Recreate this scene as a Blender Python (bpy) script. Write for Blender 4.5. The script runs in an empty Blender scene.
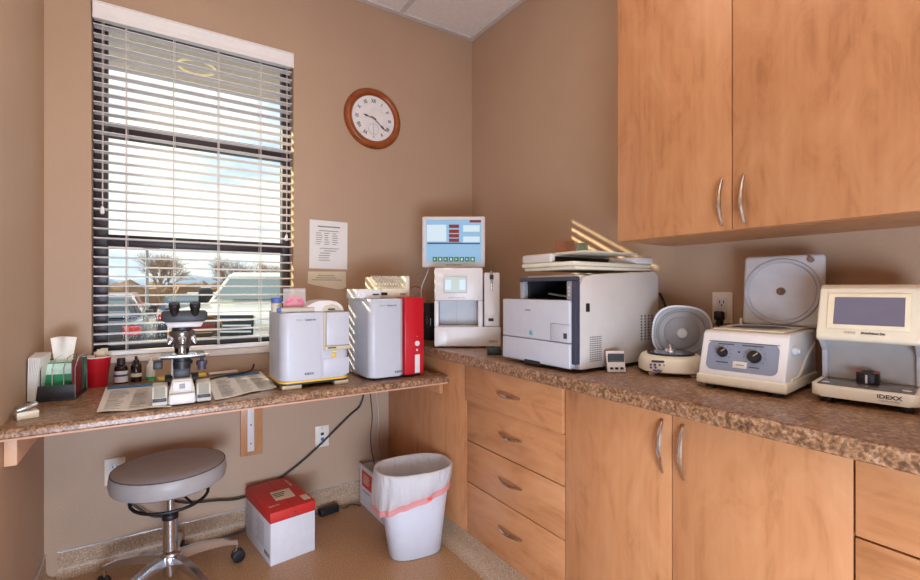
import bpy, bmesh, math, random
from mathutils import Vector, Matrix
R = math.radians
random.seed(4)
SC = bpy.context.scene
COL = SC.collection

# ------------------------------------------------------------------ materials
def s(r, g, b):
    def f(c):
        c /= 255.0
        return c / 12.92 if c <= .04045 else ((c + .055) / 1.055) ** 2.4
    return (f(r), f(g), f(b), 1)

def _base(name):
    m = bpy.data.materials.new(name); m.use_nodes = True
    nt = m.node_tree; b = nt.nodes['Principled BSDF']
    return m, nt, b

def M(name, col, rough=.5, metal=0., var=.06, scale=30., bump=0., bscale=None, emis=None, estr=0., alpha=1., coat=0., trans=0.):
    m, nt, b = _base(name)
    tc = nt.nodes.new('ShaderNodeTexCoord')
    n = nt.nodes.new('ShaderNodeTexNoise'); n.inputs['Scale'].default_value = scale; n.inputs['Detail'].default_value = 4
    nt.links.new(tc.outputs['Object'], n.inputs['Vector'])
    r = nt.nodes.new('ShaderNodeValToRGB')
    r.color_ramp.elements[0].position = .3; r.color_ramp.elements[1].position = .7
    r.color_ramp.elements[0].color = [c * (1 - var) for c in col[:3]] + [1]
    r.color_ramp.elements[1].color = [min(1, c * (1 + var)) for c in col[:3]] + [1]
    nt.links.new(n.outputs['Fac'], r.inputs['Fac']); nt.links.new(r.outputs['Color'], b.inputs['Base Color'])
    b.inputs['Roughness'].default_value = rough; b.inputs['Metallic'].default_value = metal
    b.inputs['Alpha'].default_value = alpha; b.inputs['Coat Weight'].default_value = coat
    b.inputs['Transmission Weight'].default_value = trans
    if bump:
        n2 = nt.nodes.new('ShaderNodeTexNoise'); n2.inputs['Scale'].default_value = bscale or scale * 4; n2.inputs['Detail'].default_value = 3
        nt.links.new(tc.outputs['Object'], n2.inputs['Vector'])
        bp = nt.nodes.new('ShaderNodeBump'); bp.inputs['Strength'].default_value = bump; bp.inputs['Distance'].default_value = .01
        nt.links.new(n2.outputs['Fac'], bp.inputs['Height']); nt.links.new(bp.outputs['Normal'], b.inputs['Normal'])
    if emis:
        b.inputs['Emission Color'].default_value = emis; b.inputs['Emission Strength'].default_value = estr
    return m

def wood(name, c1, c2, c3, axis='z', rough=.38):
    m, nt, b = _base(name)
    tc = nt.nodes.new('ShaderNodeTexCoord')
    mp = nt.nodes.new('ShaderNodeMapping')
    mp.inputs['Scale'].default_value = {'z': (4.2, 4.2, 1.5), 'y': (4.2, 1.5, 4.2), 'x': (1.5, 4.2, 4.2)}[axis]
    nt.links.new(tc.outputs['Object'], mp.inputs['Vector'])
    n = nt.nodes.new('ShaderNodeTexNoise'); n.inputs['Scale'].default_value = 2.6; n.inputs['Detail'].default_value = 9; n.inputs['Roughness'].default_value = .62; n.inputs['Distortion'].default_value = 1.1
    nt.links.new(mp.outputs['Vector'], n.inputs['Vector'])
    mp2 = nt.nodes.new('ShaderNodeMapping')
    mp2.inputs['Scale'].default_value = {'z': (60, 60, 2.), 'y': (60, 2., 60), 'x': (2., 60, 60)}[axis]
    nt.links.new(tc.outputs['Object'], mp2.inputs['Vector'])
    n2 = nt.nodes.new('ShaderNodeTexNoise'); n2.inputs['Scale'].default_value = 1.; n2.inputs['Detail'].default_value = 3
    nt.links.new(mp2.outputs['Vector'], n2.inputs['Vector'])
    mx = nt.nodes.new('ShaderNodeMath'); mx.operation = 'MULTIPLY_ADD'; mx.inputs[1].default_value = .3
    nt.links.new(n2.outputs['Fac'], mx.inputs[0]); nt.links.new(n.outputs['Fac'], mx.inputs[2])
    r = nt.nodes.new('ShaderNodeValToRGB'); e = r.color_ramp.elements
    e[0].position = .44; e[0].color = c1; e[1].position = .88; e[1].color = c3
    k = e.new(.62); k.color = c2
    nt.links.new(mx.outputs[0], r.inputs['Fac']); nt.links.new(r.outputs['Color'], b.inputs['Base Color'])
    b.inputs['Roughness'].default_value = rough
    return m

def granite(name):
    m, nt, b = _base(name)
    tc = nt.nodes.new('ShaderNodeTexCoord')
    n = nt.nodes.new('ShaderNodeTexNoise'); n.inputs['Scale'].default_value = 52; n.inputs['Detail'].default_value = 8; n.inputs['Roughness'].default_value = .78; n.inputs['Distortion'].default_value = .5
    nt.links.new(tc.outputs['Object'], n.inputs['Vector'])
    r = nt.nodes.new('ShaderNodeValToRGB'); e = r.color_ramp.elements
    e[0].position = .28; e[0].color = s(78, 58, 54); e[1].position = .74; e[1].color = s(214, 190, 172)
    for p, c in ((.41, s(124, 90, 68)), (.5, s(164, 124, 90)), (.6, s(188, 152, 122))):
        k = e.new(p); k.color = c
    nt.links.new(n.outputs['Fac'], r.inputs['Fac'])
    v = nt.nodes.new('ShaderNodeTexNoise'); v.inputs['Scale'].default_value = 120; v.inputs['Detail'].default_value = 2
    nt.links.new(tc.outputs['Object'], v.inputs['Vector'])
    r2 = nt.nodes.new('ShaderNodeValToRGB'); e = r2.color_ramp.elements
    e[0].position = .40; e[0].color = s(96, 82, 96); e[1].position = .58; e[1].color = (1, 1, 1, 1)
    nt.links.new(v.outputs['Fac'], r2.inputs['Fac'])
    mm = nt.nodes.new('ShaderNodeMix'); mm.data_type = 'RGBA'; mm.blend_type = 'MULTIPLY'; mm.inputs[0].default_value = .6
    nt.links.new(r.outputs['Color'], mm.inputs[6]); nt.links.new(r2.outputs['Color'], mm.inputs[7])
    nt.links.new(mm.outputs[2], b.inputs['Base Color'])
    b.inputs['Roughness'].default_value = .3
    return m

def speckle(name, c1, c2, c3, scale=220, rough=.35):
    m, nt, b = _base(name)
    tc = nt.nodes.new('ShaderNodeTexCoord')
    n = nt.nodes.new('ShaderNodeTexNoise'); n.inputs['Scale'].default_value = scale; n.inputs['Detail'].default_value = 2
    nt.links.new(tc.outputs['Object'], n.inputs['Vector'])
    r = nt.nodes.new('ShaderNodeValToRGB'); e = r.color_ramp.elements
    e[0].position = .35; e[0].color = c1; e[1].position = .68; e[1].color = c3
    k = e.new(.5); k.color = c2
    nt.links.new(n.outputs['Fac'], r.inputs['Fac']); nt.links.new(r.outputs['Color'], b.inputs['Base Color'])
    b.inputs['Roughness'].default_value = rough
    return m

def glassy(name, tint=(.93, .97, .96, 1), gloss=.06):
    m = bpy.data.materials.new(name); m.use_nodes = True
    nt = m.node_tree; nt.nodes.clear()
    o = nt.nodes.new('ShaderNodeOutputMaterial'); t = nt.nodes.new('ShaderNodeBsdfTransparent'); g = nt.nodes.new('ShaderNodeBsdfGlossy')
    t.inputs['Color'].default_value = tint; g.inputs['Roughness'].default_value = .03
    f = nt.nodes.new('ShaderNodeLayerWeight'); f.inputs['Blend'].default_value = gloss * 2
    mx = nt.nodes.new('ShaderNodeMixShader')
    nt.links.new(f.outputs['Fresnel'], mx.inputs[0]); nt.links.new(t.outputs[0], mx.inputs[1]); nt.links.new(g.outputs[0], mx.inputs[2])
    nt.links.new(mx.outputs[0], o.inputs['Surface'])
    return m

def film(name, col, fac, bump=0):       # thin translucent plastic
    m = bpy.data.materials.new(name); m.use_nodes = True
    nt = m.node_tree; nt.nodes.clear()
    o = nt.nodes.new('ShaderNodeOutputMaterial'); t = nt.nodes.new('ShaderNodeBsdfTransparent'); d = nt.nodes.new('ShaderNodeBsdfDiffuse')
    tr = nt.nodes.new('ShaderNodeBsdfTranslucent')
    d.inputs['Color'].default_value = col; tr.inputs['Color'].default_value = col
    if bump:
        tc = nt.nodes.new('ShaderNodeTexCoord'); mp = nt.nodes.new('ShaderNodeMapping'); mp.inputs['Scale'].default_value = (1, 1, .35)
        nz = nt.nodes.new('ShaderNodeTexNoise'); nz.inputs['Scale'].default_value = 32; nz.inputs['Detail'].default_value = 4; nz.inputs['Distortion'].default_value = 1.2
        bp = nt.nodes.new('ShaderNodeBump'); bp.inputs['Strength'].default_value = bump; bp.inputs['Distance'].default_value = .02
        nt.links.new(tc.outputs['Object'], mp.inputs['Vector']); nt.links.new(mp.outputs['Vector'], nz.inputs['Vector']); nt.links.new(nz.outputs['Fac'], bp.inputs['Height'])
        nt.links.new(bp.outputs['Normal'], d.inputs['Normal']); nt.links.new(bp.outputs['Normal'], tr.inputs['Normal'])
    a = nt.nodes.new('ShaderNodeMixShader'); a.inputs[0].default_value = .4
    nt.links.new(d.outputs[0], a.inputs[1]); nt.links.new(tr.outputs[0], a.inputs[2])
    mx = nt.nodes.new('ShaderNodeMixShader'); mx.inputs[0].default_value = fac
    nt.links.new(t.outputs[0], mx.inputs[1]); nt.links.new(a.outputs[0], mx.inputs[2])
    nt.links.new(mx.outputs[0], o.inputs['Surface'])
    return m

WALL = M('wall_paint', s(186, 157, 133), .55, var=.03, scale=3, bump=.12, bscale=160)
CEIL = M('ceiling_tile_board', s(240, 234, 232), .9, var=.05, scale=60, bump=.25, bscale=220)
GRID = M('grid_metal', s(214, 208, 208), .5)
FLOOR = speckle('floor_vinyl', s(150, 112, 78), s(174, 133, 95), s(198, 158, 118), 180, .33)
COVE = speckle('cove_vinyl', s(150, 120, 96), s(176, 147, 120), s(206, 182, 158), 260, .4)
TRIMMET = M('cap_strip_metal', s(225, 225, 232), .25, .7)
MAPLE = wood('maple_laminate', s(172, 116, 74), s(194, 136, 92), s(204, 150, 106))
MAPLEH = wood('maple_laminate_across', s(172, 116, 74), s(194, 136, 92), s(204, 150, 106), 'y')
MAPLED = M('maple_dark_edge', s(120, 62, 42), .5)
GRAN = granite('granite_laminate')
NICK = M('brushed_nickel', s(196, 190, 184), .2, 1., var=.04)
CHROME = M('polished_chrome', s(208, 214, 222), .2, 1., var=.03)
WHITE = M('white_plastic', s(222, 219, 220), .38, var=.02)
LILAC = M('cool_white_plastic', s(195, 198, 209), .38, var=.02)
CREAM = M('cream_plastic', s(228, 220, 200), .42, var=.03)
BEIGE = M('beige_plastic', s(205, 192, 166), .45, var=.03)
GREY = M('grey_plastic', s(150, 152, 158), .5, var=.04)
LGREY = M('light_grey_plastic', s(192, 193, 199), .45, var=.03)
PANEL = M('blue_grey_panel', s(132, 140, 160), .45, var=.04)
DARK = M('dark_plastic', s(38, 37, 42), .45, var=.1)
NAVY = M('slate_plastic', s(62, 64, 80), .45, var=.06)
BLACK = M('black_rubber', s(20, 20, 22), .5, var=.1)
RED = M('red_panel', s(196, 22, 38), .35, var=.03)
REDBOX = M('red_card', s(200, 44, 40), .55, var=.05)
CARD = M('white_card', s(214, 213, 220), .6, var=.03)
PRW = M('printer_white', s(204, 198, 194), .42, var=.02)
PAPER = M('white_paper', s(236, 233, 230), .7, var=.02)
CREAMP = M('cream_paper', s(226, 214, 190), .7, var=.03)
INK = M('grey_ink', s(146, 142, 146), .8)
INKD = M('dark_ink', s(70, 66, 70), .8)
BLUEINK = M('blue_ink', s(60, 130, 190), .6)
YEL = M('yellow_trim', s(238, 186, 50), .45, var=.04)
YELL = M('yellow_light_label', s(240, 236, 130), .5)
STOOLV = M('grey_vinyl', s(164, 160, 162), .42, var=.04, bump=.08, bscale=300)
STOOLP = M('dark_piping', s(84, 82, 84), .5)
BAG = film('bin_bag_film', (.86, .85, .86, 1), .78, .55)
BAGI = film('bin_bag_inside_film', (.8, .74, .66, 1), .8)
BAND = film('pink_drawstring_film', s(248, 172, 170), .9)
BIN = M('white_bin_plastic', s(218, 221, 234), .35, var=.02)
FRAME = M('bronze_window_frame', s(58, 48, 54), .4, .2, var=.08)
BLIND = M('blind_vinyl', s(244, 243, 246), .45, var=.02)
def glow_through(m, fac, col):
    nt = m.node_tree; b = nt.nodes['Principled BSDF']; o = nt.nodes['Material Output']
    t = nt.nodes.new('ShaderNodeBsdfTranslucent'); t.inputs['Color'].default_value = col
    mx = nt.nodes.new('ShaderNodeMixShader'); mx.inputs[0].default_value = fac
    nt.links.new(b.outputs[0], mx.inputs[1]); nt.links.new(t.outputs[0], mx.inputs[2]); nt.links.new(mx.outputs[0], o.inputs['Surface'])
    return m
SLAT = glow_through(M('blind_slat_vinyl', s(246, 245, 250), .4, var=.02), .3, s(245, 242, 240))
CORD = M('cord_fibre', s(228, 222, 214), .8)
GLASS = glassy('window_glass')
LCD = M('lcd_grey_green', s(96, 104, 88), .3)
SCROFF = M('unlit_screen', s(104, 102, 124), .25, var=.04)
def E(name, c, st): return M(name, [q * .25 for q in s(*c)[:3]] + [1], .35, emis=s(*c), estr=st * 1.25, var=.02)
SCR = E('screen_blue', (150, 196, 232), .55)
SCRL = E('screen_pale', (214, 234, 245), .6)
SCRR = E('screen_red', (150, 44, 40), .4)
SCRG = E('screen_green', (70, 140, 90), .4)
SCRD = E('screen_dark', (52, 70, 110), .3)
SCRW = E('screen_mint', (206, 222, 216), .5)
CLOCKW = wood('clock_wood', s(120, 56, 22), s(150, 76, 32), s(168, 94, 44), 'x', .3)
GREENB = M('green_box', s(44, 138, 92), .5, var=.15, scale=20)
TISSUE = M('tissue', s(245, 240, 232), .8)
REDCUP = M('red_cup', s(196, 20, 34), .35)
PURP = M('purple_ink', s(70, 56, 150), .6)
PINK = M('pink_beads', s(236, 120, 150), .5, var=.25, scale=90, bump=.6, bscale=150)
BLUE = M('blue_plastic', s(80, 110, 190), .4)
BROWNC = M('brown_card', s(176, 128, 104), .7)
GREENC = M('green_card', s(150, 180, 160), .7, var=.2, scale=80)
LGREEN = M('green_liquid', s(40, 170, 80), .3)
AMBER = M('dark_amber_glass', s(40, 26, 24), .15)
BRASS = M('brass', s(190, 140, 60), .3, 1.)

# ------------------------------------------------------------------ mesh builder
class B:
    def __init__(self): self.bm = bmesh.new(); self.mi = 0
    def m(self, i): self.mi = i; return self
    def _fin(self, verts, mat=None):
        fs = set()
        for v in verts:
            for f in v.link_faces: fs.add(f)
        for f in fs: f.material_index = self.mi
        if mat is not None: bmesh.ops.transform(self.bm, matrix=mat, verts=list(verts))
    def _bev(self, edges, off, seg):
        if off > 0: bmesh.ops.bevel(self.bm, geom=edges, offset=off, segments=seg, profile=.5, affect='EDGES', clamp_overlap=True)
    def _merge(self, tmp, mat=None):
        if mat is not None: bmesh.ops.transform(tmp, matrix=mat, verts=tmp.verts)
        for f in tmp.faces: f.material_index = self.mi
        me = bpy.data.meshes.new('tmp'); tmp.to_mesh(me); tmp.free()
        self.bm.from_mesh(me); bpy.data.meshes.remove(me); return self
    def box(self, x0, x1, y0, y1, z0, z1, bev=0, seg=2, mat=None):
        t = bmesh.new(); bmesh.ops.create_cube(t, size=1)
        for v in t.verts: v.co = Vector(((x0 + x1) / 2 + v.co.x * (x1 - x0), (y0 + y1) / 2 + v.co.y * (y1 - y0), (z0 + z1) / 2 + v.co.z * (z1 - z0)))
        if bev: bmesh.ops.bevel(t, geom=t.edges[:], offset=bev, segments=seg, profile=.5, affect='EDGES', clamp_overlap=True)
        return self._merge(t, mat)
    def prism(self, pts, axis, a, b, bev=0, seg=2, mat=None):
        """2-D outline extruded along axis: x->(y,z) y->(x,z) z->(x,y)"""
        t = bmesh.new()
        def P(p, k): return {'x': (k, p[0], p[1]), 'y': (p[0], k, p[1]), 'z': (p[0], p[1], k)}[axis]
        v0 = [t.verts.new(P(p, a)) for p in pts]; v1 = [t.verts.new(P(p, b)) for p in pts]
        t.faces.new(v0); t.faces.new(v1[::-1])
        n = len(pts)
        for i in range(n): t.faces.new((v0[i], v1[i], v1[(i + 1) % n], v0[(i + 1) % n]))
        bmesh.ops.recalc_face_normals(t, faces=t.faces)
        if bev: bmesh.ops.bevel(t, geom=t.edges[:], offset=bev, segments=seg, profile=.5, affect='EDGES', clamp_overlap=True)
        return self._merge(t, mat)
    def cyl(self, p0, p1, r0, r1=None, n=24, caps=True, bev=0):
        r1 = r0 if r1 is None else r1
        p0, p1 = Vector(p0), Vector(p1); d = p1 - p0
        t = bmesh.new()
        bmesh.ops.create_cone(t, cap_ends=caps, cap_tris=False, segments=n, radius1=r0, radius2=r1, depth=d.length)
        if bev:
            es = [e for e in t.edges if abs(e.verts[0].co.z - e.verts[1].co.z) < 1e-6]
            bmesh.ops.bevel(t, geom=es, offset=bev, segments=2, profile=.5, affect='EDGES', clamp_overlap=True)
        q = Vector((0, 0, 1)).rotation_difference(d.normalized()).to_matrix().to_4x4()
        return self._merge(t, Matrix.Translation((p0 + p1) / 2) @ q)
    def lathe(self, prof, c=(0, 0, 0), n=32, axis=(0, 0, 1), sx=1, sy=1):
        t = bmesh.new(); rings = []
        for r, z in prof:
            if r < 1e-6: rings.append([t.verts.new((0, 0, z))])
            else: rings.append([t.verts.new((r * sx * math.cos(2 * math.pi * i / n), r * sy * math.sin(2 * math.pi * i / n), z)) for i in range(n)])
        for a, b in zip(rings, rings[1:]):
            if len(a) == 1 and len(b) == 1: continue
            for i in range(n):
                j = (i + 1) % n
                if len(a) == 1: t.faces.new((a[0], b[j], b[i]))
                elif len(b) == 1: t.faces.new((a[i], a[j], b[0]))
                else: t.faces.new((a[i], a[j], b[j], b[i]))
        bmesh.ops.recalc_face_normals(t, faces=t.faces)
        q = Vector((0, 0, 1)).rotation_difference(Vector(axis).normalized()).to_matrix().to_4x4()
        return self._merge(t, Matrix.Translation(c) @ q)
    def tube(self, pts, r, n=8, smooth=True, closed=False):
        P = [Vector(p) for p in pts]
        if smooth and len(P) > 2:
            Q = []
            k = len(P)
            rng = range(k) if closed else range(k - 1)
            for i in rng:
                if closed: p0, p1, p2, p3 = P[(i - 1) % k], P[i], P[(i + 1) % k], P[(i + 2) % k]
                else: p0, p1, p2, p3 = P[max(i - 1, 0)], P[i], P[i + 1], P[min(i + 2, k - 1)]
                for q in range(6):
                    u = q / 6
                    Q.append(.5 * ((2 * p1) + (p2 - p0) * u + (2 * p0 - 5 * p1 + 4 * p2 - p3) * u * u + (3 * p1 - p0 - 3 * p2 + p3) * u ** 3))
            if not closed: Q.append(P[-1])
            P = Q
        rr = r if callable(r) else (lambda u: r)
        t = bmesh.new(); rings = []; up = Vector((0, 0, 1)); L = len(P)
        nrm = None
        for i, p in enumerate(P):
            if closed: d = P[(i + 1) % L] - P[(i - 1) % L]
            else: d = P[min(i + 1, L - 1)] - P[max(i - 1, 0)]
            d.normalize()
            if nrm is None:
                nrm = d.cross(up) if abs(d.dot(up)) < .95 else d.cross(Vector((1, 0, 0)))
            nrm = (nrm - d * nrm.dot(d)).normalized(); bn = d.cross(nrm)
            rad = rr(i / max(1, L - 1))
            rings.append([t.verts.new(p + rad * (nrm * math.cos(2 * math.pi * k / n) + bn * math.sin(2 * math.pi * k / n))) for k in range(n)])
        pr = list(zip(rings, rings[1:]))
        if closed: pr.append((rings[-1], rings[0]))
        for a, b in pr:
            for k in range(n): t.faces.new((a[k], a[(k + 1) % n], b[(k + 1) % n], b[k]))
        if not closed: t.faces.new(rings[0][::-1]); t.faces.new(rings[-1])
        bmesh.ops.recalc_face_normals(t, faces=t.faces)
        return self._merge(t)
    def sphere(self, c, r, sc=(1, 1, 1), n=16):
        t = bmesh.new(); bmesh.ops.create_uvsphere(t, u_segments=n, v_segments=n // 2 + 2, radius=r)
        return self._merge(t, Matrix.Translation(c) @ Matrix.Diagonal((*sc, 1)))
    def rbox(self, x0, x1, y0, y1, z0, z1, r, bev=.004, seg=6, mat=None):
        """box with rounded vertical corners"""
        pts = []
        for cx, cy, a0 in ((x1 - r, y1 - r, 0), (x0 + r, y1 - r, 90), (x0 + r, y0 + r, 180), (x1 - r, y0 + r, 270)):
            for k in range(seg + 1):
                a = R(a0 + 90 * k / seg); pts.append((cx + r * math.cos(a), cy + r * math.sin(a)))
        t = bmesh.new()
        v0 = [t.verts.new((*p, z0)) for p in pts]; v1 = [t.verts.new((*p, z1)) for p in pts]
        f0 = t.faces.new(v0[::-1]); f1 = t.faces.new(v1); n = len(pts)
        for i in range(n): t.faces.new((v0[i], v0[(i + 1) % n], v1[(i + 1) % n], v1[i]))
        if bev: bmesh.ops.bevel(t, geom=list(f0.edges) + list(f1.edges), offset=bev, segments=2, profile=.5, affect='EDGES', clamp_overlap=True)
        return self._merge(t, mat)
    def quad(self, *p):
        vs = [self.bm.verts.new(q) for q in p]; f = self.bm.faces.new(vs); f.material_index = self.mi; return self
    def grid(self, fn, nu, nv, closeu=False):
        V = [[self.bm.verts.new(fn(i / nu, j / nv)) for j in range(nv + 1)] for i in range(nu if closeu else nu + 1)]
        for i in range(nu):
            a, b = V[i], V[(i + 1) % len(V)]
            for j in range(nv):
                f = self.bm.faces.new((a[j], b[j], b[j + 1], a[j + 1])); f.material_index = self.mi
        return self
    def xf(self, mat): bmesh.ops.transform(self.bm, matrix=mat, verts=self.bm.verts); return self
    def obj(self, name, mats, parent=None, smooth=True, ang=35):
        me = bpy.data.meshes.new(name); self.bm.to_mesh(me); self.bm.free()
        for m in (mats if isinstance(mats, (list, tuple)) else [mats]): me.materials.append(m)
        if smooth:
            for p in me.polygons: p.use_smooth = True
            me.set_sharp_from_angle(angle=R(ang))
        o = bpy.data.objects.new(name, me); COL.objects.link(o)
        if parent is not None: o.parent = parent
        return o

def tag(o, label=None, cat=None, group=None, kind=None):
    if label: o['label'] = label
    if cat: o['category'] = cat
    if group: o['group'] = group
    if kind: o['kind'] = kind
    return o
def thing(name, label, cat, loc=(0, 0, 0), rz=0, group=None):
    o = bpy.data.objects.new(name, None); COL.objects.link(o)
    o.empty_display_size = .05
    o.location = loc; o.rotation_euler = (0, 0, R(rz)); return tag(o, label, cat, group)
def struct(name, b, mats, parent=None, smooth=False):
    o = b.obj(name, mats, parent, smooth)
    if parent is None: o['kind'] = 'structure'
    return o
def copy_tree(o, parent=None):
    c = o.copy(); COL.objects.link(c)
    if parent is not None: c.parent = parent
    for ch in list(o.children): copy_tree(ch, c)
    return c
def text(st, size, mat, parent, loc, face, name='lettering', sx=1.0, bold=0., align='CENTER', roll=0):
    """flat lettering; face = outward normal direction in the parent's space (horizontal), or a 3x3 rotation"""
    cu = bpy.data.curves.new('lettering_curve', 'FONT'); cu.body = st; cu.size = size; cu.align_x = align; cu.align_y = 'CENTER'
    cu.extrude = .0003; cu.offset = bold
    tmp = bpy.data.objects.new('tmp_text', cu); COL.objects.link(tmp)
    dg = bpy.context.evaluated_depsgraph_get()
    me = bpy.data.meshes.new_from_object(tmp.evaluated_get(dg)); bpy.data.objects.remove(tmp); bpy.data.curves.remove(cu)
    if isinstance(face, Matrix): rot = face.to_4x4()
    else:
        n = Vector(face).normalized(); up = Vector((0, 0, 1))
        if abs(n.dot(up)) > .99: up = Vector((0, 1, 0))
        xa = up.cross(n).normalized(); ya = n.cross(xa)
        rot = Matrix((xa, ya, n)).transposed().to_4x4()
    me.transform(Matrix.Translation(loc) @ rot @ Matrix.Rotation(R(roll), 4, 'Z') @ Matrix.Diagonal((sx, 1, 1, 1)))
    me.materials.clear(); me.materials.append(mat); me.name = name
    o = bpy.data.objects.new(name, me); COL.objects.link(o); o.parent = parent
    return o

# ------------------------------------------------------------------ camera
CAM = (-1.708, -2.45, 1.157)
cd = bpy.data.cameras.new('camera'); cam = bpy.data.objects.new('camera', cd); COL.objects.link(cam)
cam.location = CAM; cam.rotation_euler = (R(90), 0, -math.atan(306 / 464.))
cd.sensor_width = 36; cd.lens = 36 * 464 / 920.; cd.shift_y = -1 / 920.; cd.clip_start = .05; cd.clip_end = 500
SC.camera = cam

# ------------------------------------------------------------------ room shell
XL, YF, H = -2.073, -3.7, 2.76
WX0, WX1, WZ0, WZ1 = -1.925, -1.112, .866, 2.355      # window opening
CT, DT = .882, .763                                   # counter top, desk top
struct('floor', B().box(XL - .1, .1, YF - .1, .14, -.1, 0), FLOOR)
c = B()
c.box(XL - .1, .1, YF - .1, .14, H, H + .08)
struct('ceiling', c, CEIL)
w = B()
w.box(XL, WX0, 0, .14, 0, H).box(WX1, 0, 0, .14, 0, H).box(WX0, WX1, 0, .14, 0, WZ0).box(WX0, WX1, 0, .14, WZ1, H)
struct('wall_back', w, WALL)
struct('wall_right', B().box(0, .1, YF - .1, .14, 0, H), WALL)
struct('wall_left', B().box(XL - .1, XL, YF - .1, .14, 0, H), WALL)
struct('wall_front', B().box(XL, 0, YF - .1, YF, 0, H), WALL)
# ceiling grid
struct('trim_1', B().box(XL, 0, -.03, -.001, H - .012, H - .001).box(-.03, -.001, YF, -.031, H - .012, H - .001).box(XL + .001, XL + .03, YF, -.031, H - .012, H - .001), GRID)
t = B()
for x in (-.515, -1.125, -1.735): t.box(x - .012, x + .012, YF, -.031, H - .01, H - .001)
for y in (-.72, -1.94, -3.16):
    for x0, x1 in ((XL + .031, -1.748), (-1.722, -1.138), (-1.112, -.528), (-.502, -.031)): t.box(x0, x1, y - .012, y + .012, H - .01, H - .001)
struct('trim_2', t, GRID)
# coved baseboards with a metal cap strip
def cove(name, a0, a1, axis, wallv, sgn):
    pts = [(wallv, .001), (wallv, .094), (wallv + sgn * .004, .094), (wallv + sgn * .005, .05)]
    for k in range(7):
        a = R(90 * k / 6); pts.append((wallv + sgn * (.005 + .034 * (1 - math.cos(a))), .002 + .034 * (1 - math.sin(a))))
    pts.append((wallv + sgn * .039, .001))
    o = struct(name, B().prism(pts, axis, a0, a1), COVE, smooth=True)
    w0, w1 = sorted((wallv, wallv + sgn * .006))
    cb = B().box(a0, a1, w0, w1, .0945, .1) if axis == 'x' else B().box(w0, w1, a0, a1, .0945, .1)
    cb.obj('cap_strip', TRIMMET, o)
def pswap(pts): return pts
# prism axis x takes (y,z); axis y takes (x,z)
cove('baseboard_back', XL + .04, -.565, 'x', -.001, -1)
cove('baseboard_left', YF + .001, -.001, 'y', XL + .001, 1)

# ------------------------------------------------------------------ window
win = thing('window_1', None, None); win['kind'] = 'structure'
f = B()
fy0, fy1 = .075, .125
f.box(WX0 + .002, WX0 + .05, fy0, fy1, WZ0 + .002, WZ1 - .002, .003).box(WX1 - .04, WX1 - .002, fy0, fy1, WZ0 + .002, WZ1 - .002, .003)
f.box(WX0 + .05, WX1 - .04, fy0, fy1, WZ0 + .002, WZ0 + .045, .003).box(WX0 + .05, WX1 - .04, fy0, fy1, WZ1 - .045, WZ1 - .002, .003)
f.box(WX0 + .05, WX1 - .04, fy0, fy1, 1.825, 1.885, .003).box(WX0 + .05, WX1 - .04, fy0, fy1, 1.345, 1.395, .003)
f.obj('window_frame', FRAME, win)
for z0, z1 in ((WZ0 + .045, 1.345), (1.395, 1.825), (1.885, WZ1 - .045)):
    B().box(WX0 + .05, WX1 - .04, .098, .102, z0 + .001, z1 - .001).obj('window_pane', GLASS, win)
B().box(WX0 - .004, WX1 + .004, -.012, -.0005, WZ0 - .022, WZ0 + .002, .003).box(WX0 + .001, WX1 - .001, -.0005, .074, WZ0 + .0005, WZ0 + .006).obj('window_sill', M('sill_paint', s(222, 208, 196), .5), win)

# blind
bl = thing('window_blind', 'white horizontal slat blind hanging in the window with its slats open', 'blind', ((WX0 + WX1) / 2, 0, WZ1))
hw = (WX1 - WX0) / 2 - .006
v = B(); zt = -.002
v.prism([(-.016, 0), (-.022, -.012), (-.017, -.02), (-.019, -.03), (-.016, -.05), (-.02, -.062), (-.02, -.075), (-.008, -.075), (-.008, 0)], 'x', -hw - .001, hw + .003)
v.obj('valance', BLIND, bl, ang=20)
B().box(-hw, hw, .002, .045, -.06, -.003).obj('headrail', BLIND, bl)
sl = B(); nsl = 34; z = -.088; zs = []
bz = WZ0 - WZ1 + .03
step = (bz + .03 - z) / (nsl - 1)
for i in range(nsl):
    zz = z + step * i; zs.append(zz)
    sl.prism([(.003, zz - .003), (.014, zz - .0004), (.025, zz + .0004), (.036, zz - .0004), (.047, zz - .003), (.047, zz + .0006), (.036, zz + .003), (.025, zz + .0038), (.014, zz + .003), (.003, zz + .0006)], 'x', -hw, hw)
sl.obj('slats', SLAT, bl)
B().box(-hw, hw, .004, .044, bz - .022, bz - .004, .003).obj('bottom_rail', BLIND, bl)
for px in (-.29, -.115, .065, .25):
    cb = B()
    for yy in (.0005, .0475): cb.tube([(px, yy, -.06), (px, yy, bz)], .0015, 5, False)
    cb.tube([(px + .006, .024, -.06), (px + .006, .024, bz)], .001, 5, False)
    cb.obj('ladder_cord', CORD, bl)
for px, l in ((-hw + .03, .85), (hw - .03, .92)):
    q = B()
    q.tube([(px, -.003, -.06), (px, -.003, -l)], .001, 5, False); q.tube([(px + .006, -.003, -.06), (px + .002, -.003, -l)], .001, 5, False)
    lc = q.obj('lift_cord', CORD, bl)
    B().lathe([(0, 0), (.006, -.004), (.008, -.03), (.004, -.034), (0, -.034)], (px, -.004, -l), 10).obj('tassel', BLIND, lc)

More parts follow.
